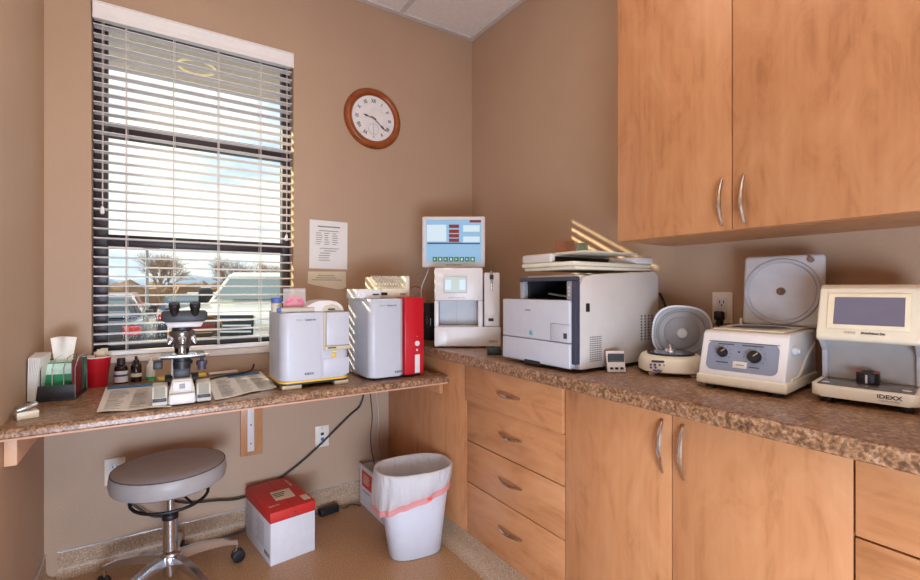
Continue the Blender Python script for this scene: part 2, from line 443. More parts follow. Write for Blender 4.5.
# ------------------------------------------------------------------ cabinets, counter, desk
def bow_handle(parent, c, axis, L=.135, mat=NICK, out=(-1, 0, 0)):
    c = Vector(c); o = Vector(out); a = Vector((0, 0, 1)) if axis == 'z' else Vector((0, 1, 0))
    pts = []
    for k in range(13):
        u = k / 12; tt = (u - .5) * L
        pts.append(c + a * tt + o * (.004 + .019 * math.sin(math.pi * u) ** .85))
    return B().tube(pts, lambda u: .0032 + .0032 * math.sin(math.pi * min(1, max(0, u))), 8, True).obj('handle', mat, parent)
FX = -.585    # face of the base fronts
UND = .842    # underside of worktop
def carcass(parent, y0, y1, name='carcass'):
    return B().box(FX + .021, -.002, y0, y1, .115, UND - .002).obj(name, MAPLE, parent)
# blind corner unit
cc = thing('corner_cabinet', 'plain maple filler cabinet with no doors reaching the back wall beside the bin', 'cabinet', (0, -.4, 0))
B().box(FX + .021, -.002, -.398, .397, .115, UND - .002).obj('carcass', MAPLE, cc)
B().box(FX, FX + .02, -.399, .397, .112, UND - .004, .001).obj('filler_panel', MAPLE, cc)
# drawer unit
d1 = thing('drawer_cabinet', 'maple base cabinet of four drawers with bow handles between corner panel and double doors', 'cabinet', (0, -1.086, 0))
carcass(d1, -.283, .284)
for z0, z1 in ((.682, UND - .006), (.511, .678), (.334, .507), (.112, .330)):
    dr = B().box(FX, FX + .02, -.2825, .2835, z0, z1, .0012).obj('drawer', MAPLEH, d1)
    if z0 == .682: dr.location.x = -.010       # top drawer stands slightly open
    bow_handle(dr, (FX, -.01, {.682: .756, .511: .598, .334: .424, .112: .238}[z0]), 'y', .135)
# door unit
d2 = thing('door_cabinet', 'maple base cabinet with a pair of tall doors and two vertical bow handles', 'cabinet', (0, -1.747, 0))
carcass(d2, -.374, .374)
for y0, y1, hy in ((-.3735, -.0015, -.034), (.0015, .3735, .024)):
    dr = B().box(FX, FX + .02, y0, y1, .112, UND - .006, .0012).obj('door', MAPLE, d2)
    bow_handle(dr, (FX, hy, .743), 'z', .14)
B().box(FX + .0185, FX + .0209, -.0015, .0015, .113, UND - .006).obj('gap_strip', MAPLED, d2)
# right drawer unit, cut by the frame
d3 = thing('drawer_cabinet', 'maple drawer cabinet at the right edge of the picture, right of the double doors', 'cabinet', (0, -2.43, 0))
carcass(d3, -.306, .306)
for z0, z1 in ((.684, UND - .006), (.511, .68), (.334, .507), (.112, .330)):
    dr = B().box(FX, FX + .02, -.3055, .3055, z0, z1, .0012).obj('drawer', MAPLEH, d3)
    bow_handle(dr, (FX, 0, (z0 + z1) / 2), 'y', .135)
# coved toe base under the cabinets
pts = [(-.50, .001), (-.50, .111), (-.574, .111), (-.575, .06)]
for k in range(7):
    a = R(90 * k / 6); pts.append((-.575 - .04 * (1 - math.cos(a)), .002 + .05 * (1 - math.sin(a))))
pts.append((-.615, .001))
struct('baseboard_right', B().prism(pts, 'y', -2.74, -.04), COVE, smooth=True)
# worktop with rolled front edge and wall
def top_profile(x_front, x_back, zt, zb, r=.014):
    p = [(x_back, zb), (x_back, zt)]
    for k in range(7):
        a = R(90 + 90 * k / 6); p.append((x_front + r + r * math.cos(a), zt - r + r * math.sin(a)))
    p += [(x_front, zb + .004), (x_front + .004, zb)]
    return p
wt = B().prism(top_profile(-.635, -.001, CT, UND), 'y', -2.74, -.001).obj('worktop', GRAN, None)
tag(wt, 'brown granite laminate worktop running along the right wall over the maple cabinets', 'counter')

ds = thing('desk', 'low granite laminate desk under the window, held by a bracket between wall and cabinets', 'desk', (-1.33, 0, 0))
def topy(yf, yb, zt, zb): return [(a, b) for a, b in top_profile(yf, yb, zt, zb)]
B().prism(topy(-.66, -.001, DT, .7335), 'x', XL + .001 + 1.33, -.588 + 1.33).obj('desktop', GRAN, ds)
B().box(XL + .001 + 1.33, -.588 + 1.33, -.652, -.002, .7265, .733).obj('wood_underside', M('pink_wood', s(214, 160, 132), .5), ds)
B().box(XL + .001 + 1.33, XL + .03 + 1.33, -.60, -.003, .640, .726, .002).obj('cleat', M('pale_wood', s(222, 178, 146), .5), ds)
B().box(-.607 + 1.33, -.588 + 1.33, -.61, -.003, .672, .726, .002).obj('cleat', MAPLE, ds)
B().box(-.032, .066, -.018, -.001, .352, .726, .001).obj('backing_board', MAPLE, ds)
br = B().box(-.002, .028, -.021, -.0185, .372, .722, .001).box(-.002, .028, -.42, -.0185, .7225, .726, .001)
br.prism([(-.021, .59), (-.021, .722), (-.16, .722), (-.15, .70), (-.06, .66)], 'x', .011, .015)
bo = br.obj('bracket', WHITE, ds)
for z in (.41, .5, .6): B().cyl((.013, -.0208, z), (.013, -.0235, z), .005, n=10).obj('screw', GREY, bo)

# upper cabinet
uc = thing('wall_cabinet', 'maple wall cabinet with two doors hung above the centrifuges', 'cabinet', (0, -2.06, 1.325))
UX = -.33
B().box(UX + .021, -.001, -.68, .68, .0, 1.0).obj('carcass', MAPLE, uc)
for y0, y1, hy in ((.29, .680, .314), (-.296, .287, .254), (-.678, -.299, -.335)):
    dr = B().box(UX, UX + .02, y0, y1, .001, 1.0, .0012).obj('door', MAPLE, uc)
    bow_handle(dr, (UX, hy, .083), 'z', .135)
B().box(UX + .0185, UX + .0209, .287, .29, .002, .99).obj('gap_strip', MAPLED, uc)

# ------------------------------------------------------------------ wall fittings
def socket_plate(loc, face, label, dark=True, jack=False):
    o = thing('wall_outlet', label, 'outlet', loc); n = Vector(face)
    a = Vector((0, 0, 1)).cross(n)
    mt = Matrix((a, Vector((0, 0, 1)), n)).transposed().to_4x4()
    B().box(-.036, .036, -.056, .056, .0006, .006, .003).xf(mt).obj('plate', M('plate_plastic', s(236, 228, 216), .4), o)
    if jack:
        B().box(-.008, .008, -.022, -.006, .0062, .009, .001).xf(mt).obj('jack', BLUE, o)
        B().box(-.008, .008, .006, .02, .0062, .008, .001).xf(mt).obj('jack', DARK, o)
        for yy in (-.042, .042): B().cyl((0, yy, .006), (0, yy, .0075), .003, n=8).xf(mt).obj('screw', GREY, o)
    else:
        B().box(-.018, .018, -.036, .036, .0062, .009, .003).xf(mt).obj('socket_face', WHITE, o)
        for zz in (.02, -.02):
            sb = B()
            for xx in (-.007, .007): sb.box(xx - .0015, xx + .0015, zz - .005, zz + .006, .0088, .0098)
            sb.cyl((0, zz - .011, .0085), (0, zz - .011, .0098), .003, n=8)
            sb.xf(mt).obj('slot', DARK, o)
    return o
socket_plate((-.967, -.0005, .38), (0, -1, 0), 'white wall plate with a blue data jack below the desk', jack=True)
socket_plate((-1.846, -.0005, .385), (0, -1, 0), 'white wall socket low on the back wall behind the stool')
socket_plate((-.0005, -1.578, 1.09), (-1, 0, 0), 'white wall socket with a black plug between the two centrifuges')
pl = thing('power_plug', 'black plug and lead in the wall socket between the two centrifuges', 'plug', (-.011, -1.578, 1.064))
B().box(-.03, -.0005, -.014, .014, -.018, .014, .006).box(-.024, -.004, -.009, .009, -.036, -.018, .004).obj('plug_body', BLACK, pl)
B().tube([(-.014, 0, -.034), (-.02, .0, -.07), (-.03, .005, -.12), (-.035, .02, -.165), (-.04, .05, -.178)], .0045).obj('lead', BLACK, pl)

# clock
ck = thing('wall_clock', 'round wooden framed wall clock with a white face and numerals', 'clock', (-.681, -.001, 2.113)); ck.scale = (1.035, 1, 1.035)
rm = [(.118, 0)] + [(.122, .014), (.128, .022), (.136, .027), (.147, .027), (.155, .022), (.16, .012), (.163, .006), (.163, 0)]
B().lathe([(r, z) for r, z in rm] + [(.118, 0)], n=56, axis=(0, -1, 0)).obj('rim', CLOCKW, ck)
B().cyl((0, -.002, 0), (0, -.012, 0), .121, n=56).obj('face', M('clock_face', s(236, 233, 235), .4), ck)
for i, nm in enumerate(['XII', 'I', 'II', 'III', 'IIII', 'V', 'VI', 'VII', 'VIII', 'IX', 'X', 'XI']):
    a = R(30 * i)
    if nm == 'VI': continue
    text(nm, .026, INKD, ck, (.093 * math.sin(a), -.0125, .093 * math.cos(a)), (0, -1, 0), 'numeral', .8, .0006, roll=-30 * i)
text('VI', .016, INKD, ck, (0, -.0125, -.1), (0, -1, 0), 'numeral', .8)
def hand(ang, L, wd, name):
    B().prism([(-wd * .4, -.015), (wd * .4, -.015), (wd * .35, L * .55), (wd, L * .68), (wd * .15, L), (-wd * .15, L), (-wd, L * .68), (-wd * .35, L * .55)], 'y', -.0155, -.0145).xf(Matrix.Rotation(R(ang), 4, 'Y')).obj(name, INKD, ck)
hand(-79, .06, .006, 'hour_hand'); hand(129, .092, .006, 'minute_hand')
B().cyl((0, -.0125, 0), (0, -.018, 0), .006, n=16).obj('hub', BRASS, ck)
sd = B().tube([(.03 * math.cos(R(20 * k)), -.0128, -.058 + .03 * math.sin(R(20 * k))) for k in range(18)], .0006, 5, False, True)
sd.box(-.0008, .0008, -.0135, -.0125, -.085, -.03).obj('seconds_dial', INK, ck)

# notices on the wall
nt_ = B().quad((-1.034, -.0025, 1.265), (-.83, -.0025, 1.263), (-.828, -.004, 1.518), (-1.032, -.004, 1.52)).obj('notice', PAPER)
tag(nt_, 'white printed notice sheet taped on the wall left of the monitor', 'notice')
ln = B(); random.seed(9)
def bar(b_, x0, x1, z, h=.004, y=-.0046): b_.box(x0, x1, y, y + .0004, z - h / 2, z + h / 2)
bar(ln, -.99, -.87, 1.487, .007)
bar(ln, -.985, -.88, 1.465)
for r_ in range(6):
    z = 1.452 - r_ * .0115
    for x in (-1.0, -.955, -.912): bar(ln, x, x + random.uniform(.02, .036), z, .0035)
for r_, (x0, x1) in enumerate(((-.98, -.875), (-.955, -.89), (-.978, -.925), (-.985, -.925), (-.985, -.93), (-.985, -.925))): bar(ln, x0, x1, 1.372 - r_ * .0125, .0035)
ln.obj('print', INK, nt_)
n2 = B().prism([(-1.04, 1.248), (-.838, 1.252), (-.836, 1.168), (-.85, 1.158), (-.88, 1.154), (-.93, 1.163), (-1.0, 1.176), (-1.042, 1.186)], 'y', -.0035, -.002).obj('notice', CREAMP)
tag(n2, 'cream torn paper strip taped on the wall under the white notice', 'notice')
ln = B()
for z, x0, x1 in ((1.228, -.99, -.9), (1.216, -1.0, -.89), (1.205, -1.02, -.86)): bar(ln, x0, x1, z, .0035, -.0042)
ln.obj('print', INK, n2)
KD = (1.157 - .763) / (1.157 - .74)
def nearer(o):      # sits a little nearer and smaller on the desk
    l = o.location; o.location = (CAM[0] + KD * (l.x - CAM[0]), CAM[1] + KD * (l.y - CAM[1]), CAM[2] + KD * (l.z - CAM[2])); o.scale = (KD, KD, KD)
    return o
OD = .74            # height the desk machines were laid out at, before nearer()
# ------------------------------------------------------------------ hematology analyser in the corner
FV = (0, -1, 0)
ha = thing('blood_analyzer', 'tall white blood analyzer with a small screen in the corner under the monitor', 'lab analyzer', (-.487, -.662, CT), -33.4)
hx = .155
b = B()
b.box(-hx, hx, 0, .26, .006, .098, .006)                                     # base
b.box(-hx, .072, .0, .26, .22, .375, .008)                                   # head
b.box(-hx, -hx + .02, .006, .2, .098, .22, .003).box(.05, .072, .006, .2, .098, .22, .003)
b.box(-hx + .02, .05, .16, .24, .098, .22)
b.box(.078, .152, .012, .25, .098, .352, .006)
b.obj('housing', WHITE, ha)
B().box(-hx + .021, .049, .12, .159, .1, .219).obj('sample_bay', LGREY, ha)
B().box(-.0535, -.0525, .1185, .1199, .1, .219).obj('bay_seam', GREY, ha)
so = B().box(-.112, -.002, -.004, -.0005, .256, .336, .002).obj('screen_bezel', LGREY, ha)
sb = B().box(-.106, -.008, -.0065, -.0045, .262, .33).obj('screen', SCRW, so)
[B().box(x, x + .028, -.0075, -.0066, .272, .318).obj('screen_list', SCRL, sb) for x in (-.104, -.038)]
B().box(.083, .148, .008, .0115, .102, .15, .001).obj('vial_door', WHITE, ha)
B().box(.098, .122, .005, .0079, .124, .138, .002).obj('latch', BLACK, ha)
B().cyl((.113, .006, .3), (.113, .006, .36), .005, n=12).cyl((.113, .006, .265), (.113, .006, .3), .002, .005, n=12).obj('probe', CHROME, ha)
B().box(.104, .122, .0, .0119, .32, .342, .002).obj('probe_holder', BLACK, ha)
text('IDEXX LaserCyte Dx', .009, INK, ha, (-.05, -.001, .235), FV)
text('IDEXX', .014, INK, ha, (.12, -.001, .03), FV, bold=.0004)
B().box(-hx + .01, -.095, -.0015, -.0005, .015, .082, .0004).obj('door_panel', WHITE, ha)
for x in (-.13, .12):
    for y in (.03, .22): B().cyl((x, y, .0003), (x, y, .0062), .012, n=14).obj('foot', BLACK, ha)
# monitor on an arm behind the analyser
mo = thing('monitor', 'white framed touch monitor with a blue program screen standing above the corner analyzer', 'monitor', (-.407, -.418, CT), -34)
B().box(-.163, .163, -.02, .02, .386, .65, .008, 3).obj('bezel', WHITE, mo)
B().box(-.11, .11, .021, .05, .39, .6, .01).box(-.03, .03, .0505, .075, .02, .52, .004).box(-.08, .08, .045, .14, .001, .02, .004).obj('stand', LGREY, mo)
scn = B().box(-.142, .142, -.0225, -.0205, .413, .632).obj('screen', SCR, mo)
for x0, x1, z0, z1 in ((-.138, -.038, .52, .606), (.049, .134, .57, .603), (.049, .134, .517, .545)): B().box(x0, x1, -.0235, -.0226, z0, z1).obj('screen_list', SCRL, scn)
for z in (.589, .563, .540, .517): B().box(-.024, .028, -.0235, -.0226, z, z + .018).obj('screen_button', SCRR, scn)
B().box(.082, .141, -.0235, -.0226, .617, .63).obj('screen_banner', SCRR, scn)
for q_ in ((-.135, .043, .507, .514), (.041, .136, .506, .512)): B().box(q_[0], q_[1], -.0236, -.0226, q_[2], q_[3]).obj('screen_bar', SCRD, scn)
for k in range(8):
    x = -.108 + k * .0277
    ic = B().box(x, x + .0235, -.0235, -.0226, .416, .44).obj('screen_icon', SCRG, scn)
    if k % 2: B().box(x + .007, x + .016, -.0242, -.0236, .422, .434).obj('icon_mark', SCRL, ic)
    else: B().prism([(x + .007, .423), (x + .017, .428), (x + .007, .434)], 'y', -.0242, -.0236).obj('icon_mark', SCRL, ic)
text('IDEXX VetLab Station', .009, INKD, mo, (0, -.0208, .3995), FV)

# ------------------------------------------------------------------ red and white analyser on the desk
ra = thing('blood_analyzer', 'white analyzer with a tall red side panel and round white button on the desk', 'lab analyzer', (-.753, -.487, OD))
B().rbox(-.146, .028, .0, .30, .012, .372, .03, .006).obj('housing', LILAC, ra)
B().rbox(-.1462, .0282, -.0005, .3, .357, .3585, .03, 0).obj('lid_seam', LGREY, ra)
B().box(.029, .13, -.003, .30, .012, .378, .006).obj('side_panel', RED, ra)
B().cyl((.092, -.0035, .158), (.092, -.0065, .158), .0125, n=24).obj('power_button', WHITE, ra)
B().box(.087, .096, -.006, -.0032, .122, .131, .001).obj('indicator', WHITE, ra)
B().box(.0905, .0935, -.006, -.0032, .19, .193, .001).obj('indicator', YELL, ra)
B().box(.08, .106, -.006, -.0032, .018, .105, .001).obj('slot_cover', WHITE, ra)
ft = B().box(-.12, .12, .02, .28, .001, .0118); ft.obj('plinth', BLACK, ra)
text('IDEXX', .0095, INK, ra, (-.084, -.0008, .341), FV); text('ProCyte Dx', .0095, INKD, ra, (-.038, -.0008, .341), FV, bold=.0003)
text('IDEXX', .013, INKD, ra, (-.004, -.0008, .032), FV, bold=.0004)
# two small printers on top of it
zt = OD + .379
lp = thing('label_printer', 'cream label printer with a ribbed sloping lid on top of the red panelled analyzer', 'printer', (-.735, -.32, zt - .006))
B().prism([(-.06, .001), (-.06, .04), (-.03, .045), (.05, .09), (.075, .09), (.075, .001)], 'x', -.075, .06, .004).obj('housing', CREAM, lp)
q = B()
for k in range(10): q.box(-.065 + k * .0125, -.059 + k * .0125, -.024, .046, .062, .072, mat=Matrix.Translation((0, .01, .003)) @ Matrix.Rotation(R(29), 4, 'X') @ Matrix.Translation((0, .018, -.0)) @ Matrix.Translation((0, 0, -.001)))
q.obj('lid_ribs', M('rib_cream', s(236, 230, 214), .45), lp)
B().box(.061, .082, -.05, .07, .001, .095, .006).obj('end_cap', CREAM, lp)
B().box(-.06, -.03, -.0625, -.0602, .012, .024).obj('paper_slot', BLACK, lp)
B().box(.03, .055, -.0625, -.0602, .014, .02).obj('badge', INK, lp)
sp = thing('card_reader', 'small white card reader with a dark slot on top of the red panelled analyzer', 'card reader', (-.872, -.36, zt - .0065))
B().rbox(-.062, .07, -.05, .09, .001, .044, .018, .004).obj('housing', WHITE, sp)
B().box(.02, .05, -.052, -.0502, .016, .022).obj('slot', BLACK, sp)
B().box(-.02, .0, -.02, .05, .0385, .0395, .0004).obj('button', LGREY, sp)

# ------------------------------------------------------------------ yellow trimmed analyser
ya = thing('chemistry_analyzer', 'white analyzer with yellow base line and orange square, on the desk right of the window', 'lab analyzer', (-1.132, -.468, OD))
B().rbox(-.145, .046, .0, .255, .034, .318, .035, .006).rbox(-.02, .145, .003, .255, .034, .316, .03, .004).obj('housing', LILAC, ya)
B().box(.038, .141, -.018, .05, .172, .318, .008).obj('drawer_head', LILAC, ya)
B().box(.034, .146, -.015, .003, .155, .1715, .002).obj('ledge', BEIGE, ya)
B().box(.031, .037, -.006, .04, .156, .317).obj('groove', BEIGE, ya)
B().box(.045, .08, -.0165, -.0152, .162, .167).obj('slot', BLACK, ya)
B().box(.03, .144, -.0005, .0025, .045, .116, .001).obj('front_door', LILAC, ya)
B().box(.0285, .1445, .001, .0028, .116, .1177).box(.0275, .0295, .001, .0028, .045, .1177).obj('door_seam', LGREY, ya)
B().box(.068, .086, -.002, .0025, .122, .14, .001).obj('start_button', YEL, ya)
B().box(.067, .087, -.002, .0025, .144, .152, .002).obj('indicator', YELL, ya)
B().rbox(-.1465, .147, -.0015, .256, .026, .0335, .034, 0).obj('yellow_line', YEL, ya)
B().rbox(-.145, .145, .0, .255, .018, .0255, .034, 0).obj('under_tray', DARK, ya)
for x0_, x1_ in ((-.138, -.06), (.08, .142)):
    for y0_ in (.003, .2): B().box(x0_, x1_, y0_, y0_ + .047, .001, .0175, .002).obj('foot', BEIGE, ya)
text('IDEXX', .0095, INK, ya, (-.07, -.0008, .287), FV); text('Catalyst Dx', .0095, INKD, ya, (-.025, -.0008, .287), FV, bold=.0003)
text('IDEXX', .013, INKD, ya, (-.03, -.0008, .06), FV, bold=.0004)
# flip-up lid on the right of the top
ld = B()
def lidf(u, v):
    a = math.pi * u
    x = .145 - .0 - (.165) * (1 - u) if False else -.045 + .18 * u
    h = .062 * (math.sin(math.pi * min(1, max(0, (u * .86 + .1)))) ** .6)
    y = .0 + .16 * v
    return (x, y, .3165 + h * (.55 + .45 * v) + .002)
ld.prism([(-.055, .318), (-.05, .33), (-.02, .352), (.015, .366), (.06, .368), (.095, .362), (.118, .345), (.128, .325), (.128, .318)], 'y', .02, .17, .006, 3)
lo = ld.obj('flip_lid', WHITE, ya)
B().prism([(.03, .33), (.045, .346), (.075, .35), (.1, .342), (.112, .328), (.112, .324), (.035, .324)], 'y', .0165, .0195).obj('lid_recess', BEIGE, lo)
B().box(.055, .085, .0135, .0163, .326, .332).obj('lid_slot', BLACK, lo)
# items lying on it
zy = OD + .3185
pn = B().cyl((-.135, 0, 0), (-.0, 0, 0), .0105, n=16).obj('specimen_tube', M('tube_plastic', s(196, 186, 176), .4))
pn.location = (-1.137, -.448, zy + .0112); tag(pn, 'grey capped tube lying along the front of the yellow trimmed analyzer', 'tube')
B().cyl((-.15, 0, 0), (-.1355, 0, 0), .0095, n=16).obj('cap', BLUE, pn)
bt = thing('bottle', 'short white bottle with a blue cap beside the bag of pink sticks', 'bottle', (-1.27, -.358, zy))
B().lathe([(0, .0005), (.02, .0005), (.022, .005), (.022, .035), (.018, .04), (0, .04)], n=20).obj('body', CREAM, bt)
B().lathe([(0, .0405), (.023, .0405), (.023, .058), (.02, .061), (0, .061)], n=20).obj('cap', BLUE, bt)
bg = thing('zip_bag', 'clear zip bag with pink contents standing on the yellow trimmed analyzer', 'bag', (-1.207, -.405, zy), 4)
B().grid(lambda u, v: (-.04 + .08 * u, -.012 * math.sin(math.pi * u) * (1 - v) - .001, .001 + .1 * v), 12, 8).grid(lambda u, v: (-.04 + .08 * u, .012 * math.sin(math.pi * u) * (1 - v) + .001, .001 + .1 * v), 12, 8).obj('film', film('zip_bag_film', (.85, .83, .85, 1), .42), bg)
B().sphere((0, 0, .036), .036, (1.02, .22, .95)).obj('contents', PINK, bg)
B().box(-.04, .04, -.002, .002, .088, .094, .0008).obj('zip', film('zip_strip', (.8, .8, .85, 1), .6), bg)
for o_ in (ra, lp, sp, ya, pn, bt, bg): nearer(o_)
lp.scale = (KD * 1.15,) * 3; bg.scale = (KD * 1.18, KD, KD)
# ------------------------------------------------------------------ printer
pn = thing('laser_printer', 'large white multifunction laser printer with scanner lid on the worktop', 'printer', (-.585, -1.225, CT))
# local: front at x=0 facing -x, y from -.185 (near) to .18
def PB(): return B()
SIDE = [(.03, .012), (.03, .29), (.05, .314), (.09, .324), (.43, .34), (.455, .322), (.455, .012)]
pb = B()
pb.prism(SIDE, 'y', -.185, -.168, .004)
pb.prism(SIDE, 'y', .07, .088, .004)
pb.box(.2, .455, -.168, .07, .012, .33, .004).box(.03, .2, -.168, .07, .012, .235).box(.028, .2, -.168, .07, .308, .322, .003)
pb.obj('housing', PRW, pn)
B().box(.4555, .48, -.15, .06, .05, .3, .006).obj('rear_cover', PRW, pn)
B().box(.005, .0275, -.186, .089, .302, .316, .004).box(.006, .0275, -.186, -.168, .03, .302, .003).obj('fascia', NAVY, pn)
for y0_, y1_ in ((.07, .089), (-.1678, -.145)): B().box(.009, .0275, y0_, y1_, .24, .3015, .002).obj('bay_pillar', GREY, pn)
B().box(.195, .1995, -.167, .069, .236, .307).obj('bay_back', BLACK, pn)
B().box(.03, .05, .0605, .0695, .24, .307).box(.05, .194, .0665, .0695, .24, .307).obj('bay_side', DARK, pn)
B().box(.02, .194, -.166, .066, .2355, .2385).obj('output_tray', DARK, pn)
B().box(.06, .075, -.1, .02, .255, .26, mat=Matrix.Rotation(R(6), 4, 'X')).obj('paper_stop', GREY, pn)
fp = B().box(0, .0272, -.1665, .18, .098, .238, .006, 3).obj('front_cover', LILAC, pn)
B().box(0, .0272, -.1665, .18, .014, .096, .004, 3).obj('paper_drawer', LILAC, pn)
B().box(-.0012, .01, -.028, .052, .006, .022, .001).obj('drawer_grip', DARK, pn)
B().box(.0285, .12, .089, .18, .012, .235, .004).obj('side_extension', PRW, pn)
B().box(-.0014, .002, -.166, -.083, .1, .158, .001).obj('cover_panel', LILAC, pn)
B().box(-.0012, .002, -.0825, -.081, .1, .159).box(-.0012, .002, -.166, -.0825, .1583, .1593).obj('panel_seam', GREY, pn)
B().box(-.0022, -.0015, -.156, -.141, .112, .13).obj('badge', INKD, pn)
text('Canon', .011, INK, pn, (-.0006, .035, .2), (-1, 0, 0), bold=.0002)
B().prism([(.008, .112), (.026, .112), (.026, .117), (.02, .126), (.016, .13), (.012, .122)], 'x', -.0012, .0).obj('emblem', M('teal_ink', s(90, 160, 186), .5), pn)
for z in (.256, .268, .28): B().cyl((.0088, -.156, z), (.0065, -.156, z), .004, n=10).obj('button', LGREY, pn)
B().box(.055, .073, -.1872, -.1852, .2, .228, .003).obj('release_latch', DARK, pn)
vt = B()
for i in range(7):
    for j in range(12): vt.box(.075 + i * .0085, .0805 + i * .0085, -.1861, -.1851, .035 + j * .0072, .0385 + j * .0072)
vt.obj('vent_slots', M('vent_shadow', s(122, 114, 110), .7), pn)
vt = B()
for i in range(4):
    for j in range(9): vt.box(.345 + i * .021, .353 + i * .021, -.1861, -.1851, .09 + j * .0105, .096 + j * .0105)
vt.obj('vent_slots', M('vent_shadow_dark', s(96, 88, 86), .7), pn)
B().box(.14, .41, -.1861, -.1851, .002, .014).obj('grip_recess', BLACK, pn)
for x in (.06, .42):
    for y in (-.15, .05): B().box(x - .02, x + .02, y - .015, y + .015, .001, .0118).obj('foot', DARK, pn)
so = B().box(.03, .44, -.165, .088, .3405, .352, .004).obj('scanner', CREAM, pn)
B().box(.018, .43, -.168, .09, .3525, .367, .005).obj('scanner_lid', CREAM, so)
B().box(.02, .34, -.06, .09, .3675, .399, .007, 3).obj('document_feeder', PRW, so)
B().box(.04, .32, -.064, -.0602, .372, .388).obj('feed_slot', BLACK, so)
B().prism([(-.061, .393), (-.061, .401), (-.205, .4), (-.205, .395)], 'x', .035, .30, .001).obj('document_tray', M('tray_beige', s(206, 198, 184), .5), so)
B().box(.345, .45, -.165, .05, .3675, .392, .006).obj('hinge_cover', WHITE, so)
# card and note standing behind it on the lid
ev = thing('card_box', 'brown folded card standing on the back of the printer lid', 'card', (-.34, -1.142, CT + .3995), -10)
B().prism([(-.05, .001), (-.05, .066), (-.004, .066), (-.004, .001)], 'y', -.001, .001).prism([(-.002, .001), (-.002, .064), (.042, .072), (.042, .001)], 'y', -.001, .001, mat=Matrix.Rotation(R(8), 4, 'Z')).obj('panel', BROWNC, ev)
gc = thing('note_card', 'small green printed card standing beside the brown card on the printer', 'card', (-.262, -1.155, CT + .3995), -22)
B().box(-.024, .024, -.001, .001, .001, .062).box(-.024, .024, .001, .02, .001, .003).obj('panel', GREENC, gc)

# kitchen timer
tm = thing('timer', 'small white digital timer leaning on the worktop in front of the printer', 'timer', (-.44, -1.463, CT), -32); tm.scale = (1.12, 1.1, 1.06)
mt = Matrix.Translation((0, 0, .002)) @ Matrix.Rotation(R(-16), 4, 'X')
B().box(-.027, .027, 0, .008, 0, .066, .002, mat=mt).obj('housing', WHITE, tm)
B().prism([(.0085, .004), (.0085, .058), (.035, .001), (.03, .001)], 'x', -.024, .024).obj('stand', NAVY, tm)
B().box(-.02, .02, -.0012, 0, .031, .057, mat=mt).obj('display', LCD, tm)
text('0:00', .02, INKD, tm, mt @ Vector((0, -.0016, .044)), (0, -1, .28), 'digits', .9)
bb = B()
for x in (-.015, 0, .015): bb.box(x - .005, x + .005, -.0022, .0, .008, .015, .0015, mat=mt)
bb.obj('button', BLACK, tm)

# ------------------------------------------------------------------ mini centrifuge
mc = thing('mini_centrifuge', 'small cream centrifuge with a rounded grey lid open, right of the printer', 'centrifuge', (-.275, -1.548, CT), -52)
def oval(z, rx, ry, n=40, e=2.6):
    return [(rx * math.copysign(abs(math.cos(2 * math.pi * k / n)) ** (2 / e), math.cos(2 * math.pi * k / n)), ry * math.copysign(abs(math.sin(2 * math.pi * k / n)) ** (2 / e), math.sin(2 * math.pi * k / n)), z) for k in range(n)]
def loft(b_, rings, cap=True):
    V = [[b_.bm.verts.new(p) for p in r] for r in rings]; n = len(V[0])
    for a, c2 in zip(V, V[1:]):
        for i in range(n):
            f = b_.bm.faces.new((a[i], a[(i + 1) % n], c2[(i + 1) % n], c2[i])); f.material_index = b_.mi
    if cap: b_.bm.faces.new(V[0][::-1]).material_index = b_.mi; b_.bm.faces.new(V[-1]).material_index = b_.mi
    return b_
loft(B(), [oval(.01, .092, .105), oval(.014, .1, .113), oval(.034, .1, .113), oval(.052, .0935, .1065), oval(.06, .085, .096)]).obj('housing', CREAM, mc, ang=50)
for x in (-.06, .06):
    for y in (-.07, .06): B().cyl((x, y, .0005), (x, y, .011), .012, n=12).obj('foot', BEIGE, mc)
B().lathe([(.062, .0605), (.064, .066), (.052, .0695), (.02, .071), (.018, .078), (.006, .08), (.004, .092), (0, .092)], (0, .0, 0)).obj('rotor', CHROME, mc)
B().lathe([(.064, .0602), (.072, .0602), (.073, .066), (.064, .066)], (0, .0, 0)).obj('bowl_rim', DARK, mc)
def onf(b_): return b_.xf(Matrix.Translation((0, -.1115, .043)) @ Matrix.Rotation(R(-24), 4, 'X') @ Matrix.Translation((-.048, .006, 0)))
onf(B().box(-.018, .02, -.003, -.0005, .003, .010, .001)).obj('display', DARK, mc)
for x, z in ((-.02, -.004), (-.008, -.004), (.006, -.004), (.019, -.004), (-.02, -.013), (-.006, -.013)):
    onf(B().cyl((x, .003, z), (x, -.0022, z), .0032, n=10)).obj('button', PURP, mc)
text('StatSpin', .0095, PURP, mc, (-.046, -.1095, .0195), (0, -1, 0), bold=.0004)
# lid : squarish dome tipped up behind
ml = Matrix.Translation((.034, .07, .036)) @ Matrix.Rotation(R(4), 4, 'Y') @ Matrix.Rotation(R(-84), 4, 'X') @ Matrix.Translation((0, -.092, 0))
loft(B(), [oval(-.0, .094, .092), oval(.02, .092, .09), oval(.036, .082, .08), oval(.04, .07, .066)]).xf(ml).obj('lid', LILAC, mc, ang=50)
li = loft(B(), [oval(-.004, .086, .084), oval(-.0005, .088, .086)]).xf(ml).obj('lid_lining', GREY, mc, ang=50)
B().lathe([(.0, -.012), (.05, -.012), (.055, -.009), (.055, -.0045)]).lathe([(.072, -.0045), (.075, -.009), (.079, -.009), (.081, -.0045)]).xf(ml).obj('lid_ring', M('ring_grey', s(136, 138, 145), .45), li)
B().lathe([(0, -.026), (.014, -.026), (.017, -.022), (.017, -.0125)]).xf(ml).obj('lid_cap', LGREY, li)

